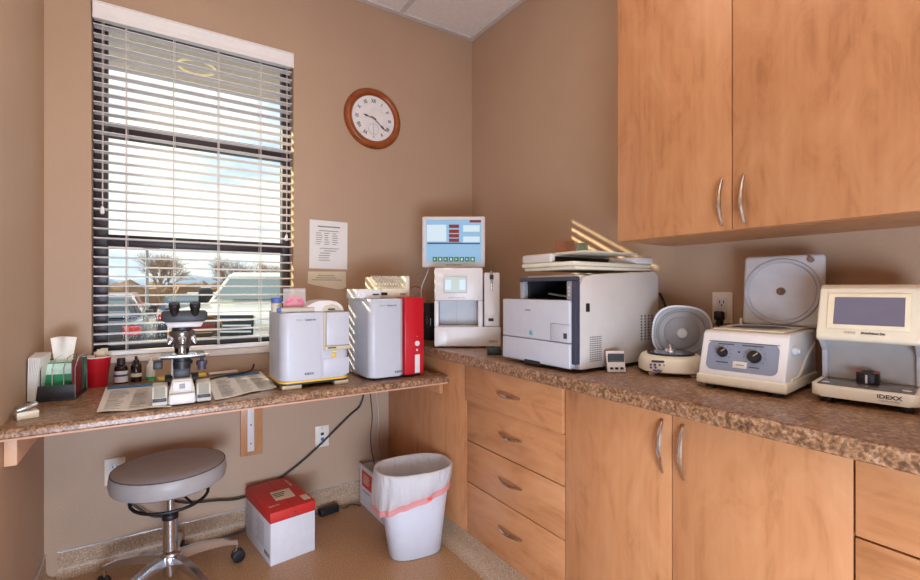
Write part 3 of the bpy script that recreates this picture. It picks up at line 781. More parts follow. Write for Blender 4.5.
# ------------------------------------------------------------------ big centrifuge
ce = thing('centrifuge', 'white bench centrifuge with two black dials and its square lid open', 'centrifuge', (-.265, -1.8115, CT), 7)
W = .104
b = B()
b.prism([(-.135, .014), (-.148, .022), (-.148, .045), (-.112, .15), (-.1, .158), (.135, .158), (.14, .15), (.14, .014)], 'y', -W, W, .006, 3)
b.obj('housing', WHITE, ce, ang=30)
B().box(-.152, .14, -W - .005, W + .005, .012, .04, .006, 3).obj('base_skirt', CREAM, ce)
B().tube([(-.1, -W - .0005, .042), (-.03, -W - .0005, .048), (.04, -W - .0005, .09), (.12, -W - .0005, .12)], .004, 8).obj('side_line', CREAM, ce)
fa = math.atan2(.036, .105)
def cp(b_): return b_.xf(Matrix.Translation((-.1295, 0, .097)) @ Matrix.Rotation(fa, 4, 'Y') @ Matrix(((0, 0, -1, 0), (-1, 0, 0, 0), (0, 1, 0, 0), (0, 0, 0, 1))))
pp = B().rbox(-.086, .086, -.046, .035, .0005, .002, .016, 0)
po = cp(pp).obj('control_panel', PANEL, ce)
rl = cp(B().box(-.086, .086, .033, .0345, .002, .0025)).obj('panel_line', NAVY, po)
for x, r_, yy in ((-.046, .0125, .003), (.032, .0155, -.002)):
    kn = cp(B().lathe([(0, .016), (r_ * .85, .016), (r_, .013), (r_ * 1.05, .0025)], (x, yy, 0), 24)).obj('dial', BLACK, ce)
    cp(B().box(-.0015, .0015, 0, r_ * .9, .0162, .0172, mat=Matrix.Translation((x, yy, 0)) @ Matrix.Rotation(R(-50), 4, 'Z'))).obj('pointer', CHROME, kn)
tk = B()
for x, r_, yy in ((-.046, .02, .003), (.032, .025, -.002)):
    for k in range(9):
        a = R(-35 + 250 * k / 8)
        tk.box(-.002, .002, -.0006, .0006, .0021, .0026, mat=Matrix.Translation((x + r_ * math.cos(a), yy + r_ * math.sin(a), 0)) @ Matrix.Rotation(a, 4, 'Z'))
for x0, x1, y in ((-.06, -.02, .027), (0, .05, .027), (-.06, -.03, -.024), (.02, .045, -.03)): tk.box(x0, x1, y - .0015, y + .0015, .0021, .0026)
cp(tk).obj('panel_print', NAVY, po)
cp(B().box(-.018, .016, -.036, -.018, .0021, .0036, .001)).obj('name_plate', M('plate_silver', s(216, 208, 200), .35), po)
cp(B().box(-.01, .01, -.029, -.026, .0036, .0042)).obj('plate_print', INK, po)
cp(B().cyl((-.006, .008, .002), (-.006, .008, .004), .0025, n=10)).obj('lamp', DARK, po)
B().box(-.09, .12, -.088, .088, .1585, .164, .002).obj('rim_gasket', BEIGE, ce)
B().lathe([(.082, .1642), (.084, .1665), (.078, .1665), (.074, .1644)], (.015, 0, 0), 40).obj('bowl_ring', LGREY, ce)
B().cyl((.015, 0, .1642), (.015, 0, .1648), .0738, n=40).obj('bowl', DARK, ce)
B().cyl((-.085, -W - .001, .115), (-.085, -W - .012, .115), .012, .010, n=18).cyl((-.085, -W - .012, .115), (-.085, -W - .017, .115), .006, n=14).obj('side_knob', LILAC, ce)
for x in (-.12, .11):
    for y in (-.08, .08): B().cyl((x, y, .0005), (x, y, .0138), .014, n=14).obj('foot', BLACK, ce)
ML = Matrix.Translation((.118, -.022, .164)) @ Matrix.Rotation(R(5), 4, 'Y') @ Matrix(((0, 0, -1, 0), (-1, 0, 0, 0), (0, 1, 0, 0), (0, 0, 0, 1)))
lo = B().box(-.104, .104, 0, .215, -.024, 0, .012, 3).xf(ML).obj('lid', LGREY, ce)
B().lathe([(.086, .0), (.09, .006), (.097, .006), (.1, .0)], (0, .104, 0), 48).xf(ML).obj('lid_ring', M('ring_blue_grey', s(176, 178, 188), .4), lo)
B().lathe([(.0, .0006), (.085, .0006), (.086, .0015), (0, .0015)], (0, .104, 0), 48).xf(ML).obj('lid_lining', M('lining_grey', s(188, 189, 197), .45), lo)
B().lathe([(.0, .006), (.005, .006), (.006, .004), (.0115, .004), (.012, .0015)], (0, .104, 0), 20).xf(ML).obj('lid_bolt', M('bolt_metal', s(120, 104, 96), .35, .7), lo)
B().cyl((.072, .196, .0002), (.072, .196, .007), .008, n=14).box(.066, .072, .2, .208, .0002, .006, .001).xf(ML).obj('lid_latch', M('dull_metal', s(140, 132, 128), .4, .8), lo)
for x0_ in (-.112, .1045): B().box(x0_, x0_ + .0075, -.012, .02, -.02, -.004, .002).xf(ML).obj('hinge', CREAM, ce)

# ------------------------------------------------------------------ slide reader at right
sr = thing('test_reader', 'cream test reader with a large dark screen at the right end of the worktop', 'lab analyzer', (-.203, -2.046, CT), 9)
W = .094
b = B()
b.rbox(-.145, .12, -W - .004, W + .004, .016, .044, .02, .006).obj('base_tray', CREAM, sr)
B().box(-.138, -.02, -W + .008, W - .008, .0445, .047, .001).obj('tray_deck', M('deck_grey', s(112, 106, 104), .2, .3), sr)
b = B()
b.prism([(-.02, .044), (-.02, .15), (.1, .15), (.1, .044)], 'y', -W + .012, W - .012)
b.obj('bay_back', M('bay_grey', s(178, 176, 178), .5), sr)
for s_ in (-1, 1):
    y0, y1 = sorted((s_ * (W - .012), s_ * W))
    B().prism([(-.03, .0445), (-.035, .118), (-.085, .150), (.1, .16), (.1, .0445)], 'y', y0, y1, .002).obj('side_cheek', LILAC, sr)
B().prism([(-.095, .148), (-.098, .158), (-.044, .276), (-.025, .286), (.09, .286), (.1, .275), (.1, .152), (-.085, .146)], 'y', -W - .002, W + .002, .007, 3).obj('head', CREAM, sr, ang=30)
fa2 = math.atan2(.05, .118)
def sp_(b_): return b_.xf(Matrix.Translation((-.073, 0, .217)) @ Matrix.Rotation(fa2, 4, 'Y') @ Matrix(((0, 0, -1, 0), (-1, 0, 0, 0), (0, 1, 0, 0), (0, 0, 0, 1))))
be = sp_(B().box(-.076, .076, -.043, .05, .0004, .0018, .0006)).obj('screen_bezel', M('bezel_cream', s(236, 226, 200), .4), sr)
sp_(B().box(-.063, .066, -.032, .04, .0019, .0026)).obj('screen', SCROFF, be)
rot = Matrix.Rotation(fa2, 3, 'Y') @ Matrix(((0, 0, -1), (-1, 0, 0), (0, 1, 0)))
text('IDEXX', .0075, INK, sr, Matrix.Translation((-.073, 0, .217)) @ (rot @ Vector((-.03, -.052, .001))), rot)
text('SNAPshot Dx', .0075, INKD, sr, Matrix.Translation((-.073, 0, .217)) @ (rot @ Vector((.012, -.052, .001))), rot, bold=.0003)
text('IDEXX', .0125, INKD, sr, (-.1456, -.045, .0325), (-1, 0, 0), bold=.0003, sx=1.15)
text('LABORATORIES', .0048, INK, sr, (-.1456, -.045, .0235), (-1, 0, 0), sx=1.05)
tr = B().rbox(-.03, .03, -.02, .02, 0, .026, .012, .004).xf(Matrix.Translation((-.058, .0, .0475))); to = tr.obj('test_cradle', BLACK, sr)
[B().box(-.0768, -.062, y - .006, y + .006, .0738, .0752, .0005).obj('red_tab', RED, to) for y in (-.017, .017)]
B().box(-.09, -.0885, -.002, .002, .05, .07, .0005).obj('catch', LGREY, to)
[B().cyl((-.118, y, .0472), (-.118, y, .0482), .008, n=18).obj('deck_dot', WHITE, sr) for y in (-.072, .072)]
for x in (-.11, .09):
    for y in (-.07, .07): B().cyl((x, y, .0005), (x, y, .0158), .013, n=14).obj('foot', BLACK, sr)

# ------------------------------------------------------------------ router, adapter and leads near the corner
ro = thing('network_router', 'black network box standing between the red panelled analyzer and the corner analyzer', 'router', (-.468, -.255, CT))
B().box(-.022, .022, -.05, .05, .001, .2, .004).obj('housing', BLACK, ro)
q = B()
for z in (.09, .1, .11, .125): q.box(-.0235, -.0222, -.03, -.027, z, z + .005)
q.box(-.015, -.012, -.0515, -.0502, .08, .12).obj('indicator', LGREY, ro)
ad = B().rbox(-.03, .03, -.018, .018, 0, .028, .006, .003).obj('power_adapter', BLACK)
ad.location = (-.517, -.905, CT + .001); ad.rotation_euler = (0, 0, R(-33)); tag(ad, 'small black adapter on the worktop left of the printer', 'adapter')
def lead(pts, r, mat, label, name='cable'):
    o = B().tube(pts, r, 8).obj(name, mat); return tag(o, label, 'cable')
lead([(-.53, -.3, 1.09), (-.55, -.33, 1.16), (-.52, -.34, 1.24), (-.50, -.32, 1.275)], .0028, LGREY, 'pale grey lead rising to the monitor behind the red panelled analyzer')
lead([(-.59, -.22, 1.04), (-.57, -.2, 1.13), (-.52, -.19, 1.17), (-.47, -.2, 1.15), (-.46, -.23, 1.09)], .0022, RED, 'thin red lead looping behind the red panelled analyzer')
lead([(-.07, -1.44, CT + .0055), (-.05, -1.435, CT + .0055), (-.03, -1.41, .95), (-.02, -1.38, 1.02), (-.012, -1.36, 1.09), (-.012, -1.335, 1.14)], .0045, DARK, 'dark lead on the wall behind the printer and small centrifuge')
# ------------------------------------------------------------------ microscope
ms = thing('microscope', 'binocular microscope with black eyepieces on the desk under the window', 'microscope', (-1.622, -.47, OD + .0025), -2)
MG = M('microscope_cream', s(206, 202, 192), .4)
MGG = M('microscope_grey_face', s(150, 150, 142), .45)
b = B()
b.prism([(-.046, .002), (.046, .002), (.04, .05), (.03, .09), (-.03, .09), (-.04, .05)], 'y', -.03, .15, .005)
b.obj('base', MG, ms)
B().box(-.04, .04, -.05, -.029, .003, .04, .005).obj('base_front', WHITE, ms)
B().box(-.03, .03, -.036, -.029, .048, .082, .003).obj('front_plate', WHITE, ms)
B().box(-.009, .009, -.0375, -.0362, .056, .074, .001).obj('emblem', GREY, ms)
for s_ in (-1, 1):
    x0, x1 = sorted((s_ * .0445, s_ * .092))
    po = B().prism([(-.04, .002), (-.045, .03), (-.03, .07), (.05, .072), (.09, .05), (.09, .002)], 'x', x0, x1, .006).obj('side_housing', MG, ms)
    B().prism([(-.0435, .032), (-.0315, .066), (-.0325, .067), (-.0455, .032)], 'x', x0 + .007, x1 - .007).obj('face', MGG, po)
    B().box(x0 + .003, x1 - .003, -.047, -.0435, .018, .03, .001).obj('band', DARK, po)
B().box(-.026, .026, -.005, .06, .09, .128, .004).obj('focus_carrier', DARK, ms)
B().prism([(.075, .0905), (.135, .0905), (.13, .2), (.1, .27), (.06, .3), (.0, .302), (.0, .28), (.04, .272), (.07, .24)], 'x', -.024, .024, .006).obj('arm', DARK, ms)
st = B().box(-.066, .074, -.05, .07, .166, .176, .002).obj('stage', M('stage_dark', s(46, 46, 56), .25), ms)
B().box(-.076, .084, -.056, -.046, .172, .179, .001).box(-.03, .045, -.03, .03, .1762, .179, .0005).obj('slide_clip', CHROME, st)
B().cyl((0, .005, .125), (0, .005, .1655), .028, n=24).cyl((0, .005, .14), (0, .005, .152), .034, n=24).obj('condenser', DARK, ms)
B().box(-.033, -.029, -.03, -.026, .105, .165).obj('rack_bar', GREY, ms)
B().box(-.088, -.06, -.03, .0, .13, .16, .004).obj('stage_drive', DARK, ms)
kn = B()
for z0, z1, r_ in ((.12, .136, .014), (.137, .152, .018)): kn.cyl((.062, -.03, z0), (.062, -.03, z1), r_, n=20)
kn.cyl((.062, -.03, .152), (.062, -.03, .166), .006, n=10)
kn.obj('stage_knob', NAVY, ms)
B().cyl((-.055, .09, .07), (.055, .09, .07), .022, n=24).obj('focus_knob', DARK, ms)
tu = B().lathe([(.016, .198), (.026, .2), (.028, .218), (.036, .236), (.042, .252), (.04, .262), (.03, .266)], (0, .0, 0), 28).obj('nosepiece', M('nose_metal', s(120, 116, 116), .25, .85), ms)
for k in range(5):
    a = R(-90 + 72 * k)
    d = Vector((math.cos(a) * .5, math.sin(a) * .5, -.85))
    p = Vector((.025 * math.cos(a), .025 * math.sin(a), .248))
    ob = B().cyl(p, p + d * .026, .0125, .0115, 16).cyl(p + d * .026, p + d * .038, .010, .007, 14).obj('objective', CHROME, ms)
    B().cyl(p + d * .012, p + d * .017, .0132, n=16).obj('colour_ring', LGREY, ob)
B().cyl((0, 0, .176), (0, 0, .2), .012, n=16).obj('objective', CHROME, ms)
B().cyl((0, .0, .266), (0, .0, .276), .032, n=28).obj('head_mount', DARK, ms)
B().prism([(-.043, .276), (.059, .276), (.069, .296), (-.053, .296)], 'y', -.035, .04, .003).obj('head_lower', M('head_silver', s(208, 206, 212), .35), ms)
bi = B().prism([(-.055, .2965), (.071, .2965), (.08, .305), (.08, .33), (.073, .335), (-.057, .335), (-.064, .33), (-.064, .305)], 'y', -.045, .045, .005).obj('binocular_body', DARK, ms)
for s_ in (-1, 1):
    e0 = Vector((.008 + s_ * .032, -.03, .318)); dd = Vector((0, -.42, .9)).normalized()
    ey = B().cyl(e0, e0 + dd * .03, .015, n=22).cyl(e0 + dd * .03, e0 + dd * .05, .0175, .0175, 22, bev=.003).obj('eyepiece', BLACK, ms)
    B().cyl(e0 + dd * .0495, e0 + dd * .0505, .012, n=18).obj('lens', M('lens_glass', s(60, 60, 80), .08), ey)
nearer(ms)
lead([(-1.60, -.42, DT + .012), (-1.56, -.3, DT + .012), (-1.48, -.2, DT + .012), (-1.38, -.15, DT + .012), (-1.32, -.06, DT + .01), (-1.305, -.03, DT + .03)], .0045, DARK, 'black lead running on the desk from the microscope to the right')

# printed charts on the desk
def chart(name, P, label, cols, hdr, seed):
    """P: four corners front-left, front-right, back-right, back-left"""
    P = [Vector(p) for p in P]
    def pt(u, v, dz=0):
        p = (P[0] * (1 - u) + P[1] * u) * (1 - v) + (P[3] * (1 - u) + P[2] * u) * v
        lift = .004 * math.sin(u * 5 + seed) ** 2 * (1 - v) + .002
        return Vector((p.x, p.y, DT + lift + dz))
    o = B().grid(lambda u, v: pt(u, v), 14, 14).obj(name, PAPER); tag(o, label, 'paper', None)
    rn = random.Random(seed); q = B()
    def patch(b_, u0, u1, v0, v1):
        b_.quad(pt(u0, v0, .0008), pt(u1, v0, .0008), pt(u1, v1, .0008), pt(u0, v1, .0008))
    for (c0, c1) in cols:
        v = .07
        while v < .8:
            h = rn.choice((.012, .016, .009))
            patch(q, c0, c0 + (c1 - c0) * rn.uniform(.55, 1), v, v + h); v += h + rn.uniform(.018, .04)
    q.obj('print', M('chart_print', s(158, 152, 150), .8), o)
    if hdr: patch2 = B(); patch(patch2, hdr[0], hdr[1], .86, .99); patch2.obj('header_band', BLUEINK, o)
    return o
chart('reference_sheet', [(-1.86, -.597, 0), (-1.66, -.64, 0), (-1.6, -.15, 0), (-1.868, -.12, 0)], 'printed sheet with a blue heading on the desk left of the microscope', ((.08, .34), (.4, .62), (.68, .9)), (.02, .98), 1)
chart('reference_sheet', [(-1.53, -.62, 0), (-1.30, -.51, 0), (-1.285, -.09, 0), (-1.515, -.14, 0)], 'printed sheet with a blue corner on the desk right of the microscope', ((.12, .38), (.45, .64), (.7, .92)), (.35, .95), 2)
cn = B().box(-.09, .09, -.02, .02, 0, .012, .002).obj('sticky_pad', M('yellow_pad', s(232, 200, 96), .6)); cn.location = (-1.605, -.105, DT + .0075); cn.rotation_euler = (0, 0, R(6)); tag(cn, 'yellow paper pad on the desk behind the microscope', 'paper')
cn = B().box(-.06, .06, -.014, .014, 0, .008, .001).obj('white_card', PAPER); cn.location = (-1.44, -.055, DT + .005); cn.rotation_euler = (0, 0, R(5)); tag(cn, 'small white card at the back of the desk under the blind', 'card')

# bottles
def bottle(x, y, r, h, body, cap, label, drop=False, band=None, low=None):
    o = thing('bottle', label, 'bottle', (x, y, DT + .0005))
    B().lathe([(0, 0), (r * .95, 0), (r, .003), (r, h * .6), (r * .85, h * .68), (r * .45, h * .74), (0, h * .74)], n=24).obj('body', body, o)
    if drop: B().lathe([(0, h * .741), (r * .55, h * .741), (r * .55, h * .82), (r * .3, h * .84), (r * .26, h * .97), (0, h)], n=18).obj('dropper_cap', cap, o)
    else: B().lathe([(0, h * .741), (r * .62, h * .741), (r * .62, h * .97), (r * .55, h), (0, h)], n=20).obj('cap', cap, o)
    if band: 
        for z0, z1, m_ in band: B().lathe([(r + .0003, h * z0), (r + .0008, h * z0), (r + .0008, h * z1), (r + .0003, h * z1)], n=24).obj('label_band', m_, o)
    return o
bottle(-1.823, -.045, .0235, .104, AMBER, DARK, 'dark bottle with a black cap and white purple-striped label, left of three', False, ((.05, .28, PAPER), (.281, .36, PURP), (.361, .5, PAPER)))
bottle(-1.771, -.045, .0195, .11, AMBER, BLACK, 'dark amber dropper bottle with a black bulb, middle of three', True, ((.2, .34, CREAMP),))
bottle(-1.72, -.045, .0175, .1, M('frosted_plastic', s(214, 214, 206), .4), WHITE, 'clear dropper bottle holding green liquid with a white tip, right of three', True, ((.03, .17, LGREEN),))

# red cup with sachets
cu = thing('cup', 'red plastic cup full of white packets at the left end of the window', 'cup', (-1.905, -.065, DT + .0005))
B().lathe([(0, 0), (.036, 0), (.037, .004), (.05, .112), (.052, .116), (.0505, .119), (.048, .116), (.035, .006), (0, .006)], n=36).obj('cup_wall', REDCUP, cu)
B().lathe([(.0515, .116), (.0525, .118), (.0505, .1205), (.049, .118)], n=36).obj('rim', PAPER, cu)
for k, (x, y, a, l) in enumerate(((.012, .012, 12, .135), (.018, .0, -8, .13), (.02, .02, 20, .138), (-.012, .01, -12, .112), (-.02, -.01, 5, .113))):
    q = B().box(-.014, .014, -.001, .001, -l / 2, l / 2, .0005).obj('sachet', CREAMP)
    q.location = (-1.905 + x, -.065 + y, DT + .012 + l / 2); q.rotation_euler = (0, R(a * .35), R(a * 2))
    tag(q, 'pale paper sachet standing in the red cup', 'packet', 'sachets in the red cup')

# rack, tissue box, leaflets
rk = thing('letter_rack', 'black wire letter rack in the desk corner holding leaflets and a tissue box', 'rack', (-2.0, -.225, DT + .0005), -6)
B().box(-.062, .066, -.085, .085, 0, .006, .001).box(-.062, .066, -.085, -.082, .006, .055, .001).box(-.062, .066, .082, .085, .006, .13, .001).obj('tray', DARK, rk)
for k in range(5):
    x = -.06 + k * .0315
    h = .115
    dv = B().tube([(x, -.083, .004), (x, -.083, h), (x, -.035, h + .03), (x, .08, h + .035), (x, .083, .006)], .0016, 6, False)
    dv.obj('divider', CHROME if k > 1 else DARK, rk)
fo = B().box(-.001, .001, -.075, .06, .007, .14, .0004).obj('folder_panel', M('maroon_card', s(120, 24, 34), .5)); fo.location = (-1.944, -.235, DT + .0005); fo.rotation_euler = (0, 0, R(-6)); tag(fo, 'dark red folder in the right side of the black rack', 'folder')
tb = thing('tissue_box', 'green and white tissue box with a white tissue pulled up, in the black rack', 'tissue box', (-1.997, -.19, DT + .0075), -12)
B().box(-.044, .054, -.056, .056, 0, .12, .002).obj('box', GREENB, tb)
B().box(-.04, .05, -.0568, -.0562, .078, .117).box(-.038, .048, -.05, .05, .1202, .1206).obj('pale_print', M('pale_green', s(200, 226, 206), .5, var=.15, scale=40), tb)
B().grid(lambda u, v: (-.034 + .078 * u + (.5 - u) * .022 * (1 - v), .006 + .01 * math.sin(u * 7) * v, .1208 + (.083 + .006 * math.sin(u * 3)) * v), 16, 8).obj('tissue', TISSUE, tb)
for k in range(7):
    q = B().prism([(-.052, 0), (.05, 0), (.05, .158), (-.052, .148)], 'x', 0, .0022, .0004).obj('leaflet', PAPER)
    q.location = (-2.068 + .0036 * k, -.262 - .001 * k, DT + .009); q.rotation_euler = (0, R(1 + .9 * k), R(-2 - 1.0 * k))
    tag(q, 'white folded leaflet standing against the left wall in the black rack', 'leaflet', 'white leaflets in the rack')
sbx = thing('slide_box', 'small open white box holding a silvery packet, at the left end of the desk', 'box', (-2.034, -.535, DT + .0005), 18)
B().box(-.024, .026, -.022, .022, 0, .022, .001).obj('box', CREAM, sbx)
B().box(-.024, .028, -.02, .02, 0, .01, .003, mat=Matrix.Translation((.0, 0, .029)) @ Matrix.Rotation(R(-16), 4, 'Y')).obj('packet', M('silver_wrap', s(168, 164, 164), .25, .5, var=.3, scale=60), sbx)

# ------------------------------------------------------------------ stool
so_ = thing('stool', 'grey vinyl round stool on a chrome five-star base with castors', 'stool', (-1.655, -.32, 0))
zt = .477; rr = .193
B().lathe([(0, zt + .004), (rr * .6, zt + .004), (rr - .012, zt), (rr - .004, zt - .004), (rr, zt - .012), (rr + .004, zt - .04), (rr - .002, zt - .066), (rr - .014, zt - .074), (0, zt - .074)], n=64).obj('seat', STOOLV, so_)
B().tube([((rr - .003) * math.cos(R(10 * k)), (rr - .003) * math.sin(R(10 * k)), zt - .0045) for k in range(36)], .0022, 6, False, True).obj('piping', STOOLP, so_)
B().cyl((0, 0, .385), (0, 0, zt - .0745), .05, n=28).obj('seat_plate', DARK, so_)
B().cyl((0, 0, .27), (0, 0, .385), .0135, n=20).obj('gas_column', CHROME, so_)
B().cyl((0, 0, .264), (0, 0, .285), .029, .027, 24, bev=.004).obj('column_collar', BLACK, so_)
B().cyl((0, 0, .05), (0, 0, .264), .025, n=28).obj('column', CHROME, so_)
rg = B().tube([(.13 * math.cos(R(15 * k)), .13 * math.sin(R(15 * k)), .352 + .012 * math.sin(R(15 * k))) for k in range(24)], .006, 8, False, True)
for a in (60, 180, 300): rg.tube([(.13 * math.cos(R(a)), .13 * math.sin(R(a)), .352), (.06 * math.cos(R(a)), .06 * math.sin(R(a)), .378), (.04 * math.cos(R(a)), .04 * math.sin(R(a)), .38)], .005, 6, True)
rg.obj('lever_ring', BLACK, so_)
hb = B().lathe([(.026, .09), (.042, .097), (.044, .12), (.036, .137), (.026, .143)], n=28).obj('hub', CHROME, so_)
for k in range(5):
    a = R(8 + 72 * k); M4 = Matrix.Rotation(a, 4, 'Z')
    lg = B(); pts = [(.03, .12), (.1, .122), (.18, .11), (.245, .088)]
    t_ = []
    for (x, z), w_, h_ in zip(pts, (.02, .018, .015, .012), (.022, .02, .015, .01)):
        t_.append([(x, -w_, z - h_), (x, w_, z - h_), (x, w_ * .75, z + h_ * .5), (x, -w_ * .75, z + h_ * .5)])
    loft(lg, t_); lg.xf(M4)
    lo = lg.obj('base_leg', CHROME, so_, ang=50)
    ca = B().cyl((.24, 0, .05), (.24, 0, .084), .007, n=12).xf(M4).obj('caster', NICK, lo)
    w_ = B()
    for y in (-.016, .006): w_.cyl((.248, y, .026), (.248, y + .011, .026), .0255, n=24, bev=.003)
    w_.box(.225, .262, -.006, .007, .028, .056, .006)
    w_.xf(M4)
    wm = w_.obj('caster_wheel', BLACK, so_)

# ------------------------------------------------------------------ boxes on the floor
bx = thing('carton', 'white carton with a red lid standing on the floor right of the stool', 'box', (-1.208, -.392, .0), 7.5)
Wb, Db = .096, .335
B().box(-Wb, Wb, 0, Db, .001, .182, .001).obj('box', CARD, bx)
B().box(-Wb - .002, Wb + .002, -.002, Db + .002, .178, .222, .0015).obj('lid', REDBOX, bx)
B().box(-.045, .04, .1, .2, .2225, .2232, mat=Matrix.Rotation(R(-4), 4, 'Z')).box(.06, .09, .03, .085, .2225, .2232).obj('shipping_label', CREAMP, bx)
q = B()
for k in range(3): q.box(-.03, .025 - .008 * k, .17 - k * .018, .178 - k * .018, .2233, .2237)
q.obj('label_print', INKD, bx)
B().box(-.0008, .0008, 0, Db, .2222, .2226).obj('lid_seam', M('lid_crease', s(130, 24, 26), .6), bx)
q = B()
for k in range(14): q.box(-Wb - .0008, -Wb - .0002, .24 - .0, .325 - (k % 3) * .008, .04 + k * .009, .0425 + k * .009)
for k in range(12): q.box(-Wb - .0008, -Wb - .0002, .08, .19 - (k % 4) * .008, .05 + k * .009, .0525 + k * .009)
q.obj('side_print', M('pale_ink', s(170, 168, 176), .7), bx)
text('IDEXX', .022, INKD, bx, (-Wb - .0004, .045, .035), (-1, 0, 0), bold=.0006)
q = B()
for x in (-.02, -.008, .004, .016): q.box(x, x + .006, -.0028, -.0022, .179, .184)
q.box(.0, .012, -.0028, -.0022, .197, .201)
q.obj('tape_print', INKD, bx)
text('IDEXX', .016, CREAMP, bx, (-.06, .06, .2226), (0, 0, 1))
text('LABORATORIES', .012, CREAMP, bx, (.075, .26, .2226), (0, 0, 1), roll=-90)

b2 = thing('carton', 'open white carton with a red side label behind the bin', 'box', (-.775, -.05, 0), 1)
q = B().box(0, .15, -.31, 0, .001, .004).box(0, .002, -.31, 0, .004, .205).box(.148, .15, -.31, 0, .004, .205).box(.002, .148, -.31, -.308, .004, .205).box(.002, .148, -.002, 0, .004, .205)
q.obj('box', CARD, b2)
B().box(-.0012, -.0002, -.305, -.03, .105, .19).obj('red_label', REDBOX, b2)
B().box(-.004, .002, -.31, .0, .192, .2145).obj('flap', CARD, b2)
q = B()
for k in range(5): q.box(-.0018, -.0013, -.12 - .01 * (k % 2), -.05, .125 + k * .011, .129 + k * .011)
q.obj('label_print', CREAMP, b2)
q = B()
for k in range(3): q.box(-.0012, -.0003, -.24 + .01 * k, -.16, .035 + k * .012, .041 + k * .012)
q.box(-.0012, -.0003, -.29, -.265, .03, .06); q.box(-.0012, -.0003, -.13, -.04, .08, .085)
q.obj('side_print', INK, b2)
B().box(.003, .147, -.306, -.004, .005, .15).obj('contents', M('dark_contents', s(110, 92, 80), .8), b2)
lead([(-.7, -.1, .16), (-.72, -.16, .23), (-.69, -.22, .25), (-.65, -.2, .22), (-.66, -.14, .16)], .003, WHITE, 'white loop of lead sticking out of the open carton')

# ------------------------------------------------------------------ waste bin with bag
bn = thing('waste_bin', 'white oval waste bin lined with a white bag with pink drawstring', 'bin', (-.744, -.625, 0), -9)
def ov(z, rx, ry, cx=0, cy=0, n=64, e=2.7): return [(x + cx, y + cy, zz) for x, y, zz in oval(z, rx, ry, n, e)]
bw = loft(B(), [ov(.001, .106, .068), ov(.006, .114, .076), ov(.2, .137, .092, -.011, -.02), ov(.38, .160, .112, -.02, -.042), ov(.385, .163, .115, -.02, -.042), ov(.39, .160, .112, -.02, -.042)], cap=False)
bw.obj('bin_wall', BIN, bn, ang=60)
loft(B(), [ov(.002, .1, .068), ov(.0035, .1, .068)]).obj('bin_floor', BIN, bn)
rn = random.Random(3)
ph = [rn.uniform(0, 6.28) for _ in range(6)]
def bagf(u, v):
    a = 2 * math.pi * u; n_ = 2.6
    ca, sa = math.cos(a), math.sin(a)
    ex = math.copysign(abs(ca) ** (2 / n_), ca); ey = math.copysign(abs(sa) ** (2 / n_), sa)
    wr = sum(math.sin((4 + 3 * k) * a + ph[k] + 3 * v) for k in range(5)) / 5
    lf = max(0, -ca)
    if v < .35:      # inside, from low to rim
        t_ = v / .35; rx, ry = .104 + .051 * t_, .07 + .038 * t_; z = .15 + .245 * t_; off = .006 * wr * (1 - t_)
    elif v < .45:
        t_ = (v - .35) / .1; rx, ry = .155 + .013 * math.sin(t_ * math.pi / 2), .108 + .012 * math.sin(t_ * math.pi / 2); z = .395 + .006 * math.sin(t_ * math.pi) - .002 * t_; off = .002 * wr
    else:
        t_ = (v - .45) / .55
        drop = .112 - .046 * ca + .01 * sa
        rx, ry = .168 - .010 * t_ + .010 * lf * math.sin(min(1, t_ * 1.1) * 1.9), .120 - .008 * t_ + .01 * math.sin(t_ * 2.6); z = .393 - drop * t_; off = .013 * wr * t_ + .003 * wr
    off = min(off, .001) if ca > .5 else off
    return ((rx + off) * ex - .02, (ry + off) * ey - .042 * min(1, z / .38), z)
bgm = B(); bgm.grid(bagf, 128, 44, closeu=True); bag = bgm.obj('bin_bag', BAG, bn, ang=180)
bd = B()
def bandf(u, v):
    x, y, z = bagf(u, 1.0)
    return ((x + .02) * 1.01 - .02, (y + .03) * 1.012 - .03, z + .003 - .026 * v)
bd.grid(bandf, 128, 4, closeu=True).obj('drawstring_band', BAND, bag, ang=180)
bx_, by_, bz_ = bandf(.77, .5)
B().box(bx_ - .009, bx_ + .009, by_ - .003, by_ - .0005, bz_ - .005, bz_ + .007, .001).obj('band_knot', M('orange_tag', s(240, 90, 60), .5), bag)

# power brick and leads on the floor and wall
pb_ = B().rbox(-.05, .05, -.022, .022, 0, .03, .006, .004).obj('power_brick', BLACK); pb_.location = (-.955, -.075, .001); pb_.rotation_euler = (0, 0, R(8)); tag(pb_, 'black power brick on the floor between the red lidded carton and the bin', 'power brick')
lead([(-.90, -.07, .012), (-.87, -.08, .006), (-.83, -.06, .006), (-.79, -.1, .006)], .003, DARK, 'short black lead on the floor from the power brick to the open carton')
lead([(-1.01, -.085, .012), (-1.08, -.05, .03), (-1.1, -.045, .04)], .004, DARK, 'short black lead between the power brick and the red lidded carton')
lead([(-.728, -.012, .72), (-.735, -.012, .6), (-.76, -.012, .515), (-.82, -.014, .47), (-.957, -.016, .36), (-1.05, -.018, .29), (-1.135, -.02, .237), (-1.202, -.022, .205), (-1.352, -.026, .16), (-1.471, -.026, .175), (-1.592, -.024, .195), (-1.7, -.02, .25), (-1.8, -.02, .30), (-1.842, -.016, .34)], .005, BLACK, 'long black lead hanging under the desk along the wall to the socket behind the stool')
lead([(-1.31, -.06, .02), (-1.42, -.055, .008), (-1.55, -.06, .006), (-1.62, -.07, .008)], .005, BLACK, 'black lead on the floor left of the red lidded carton')
lead([(-1.84, -.03, .30), (-1.78, -.045, .24), (-1.72, -.045, .18), (-1.66, -.045, .15), (-1.62, -.06, .06), (-1.6, -.075, .034)], .005, BLACK, 'black lead drooping down the wall behind the stool column')
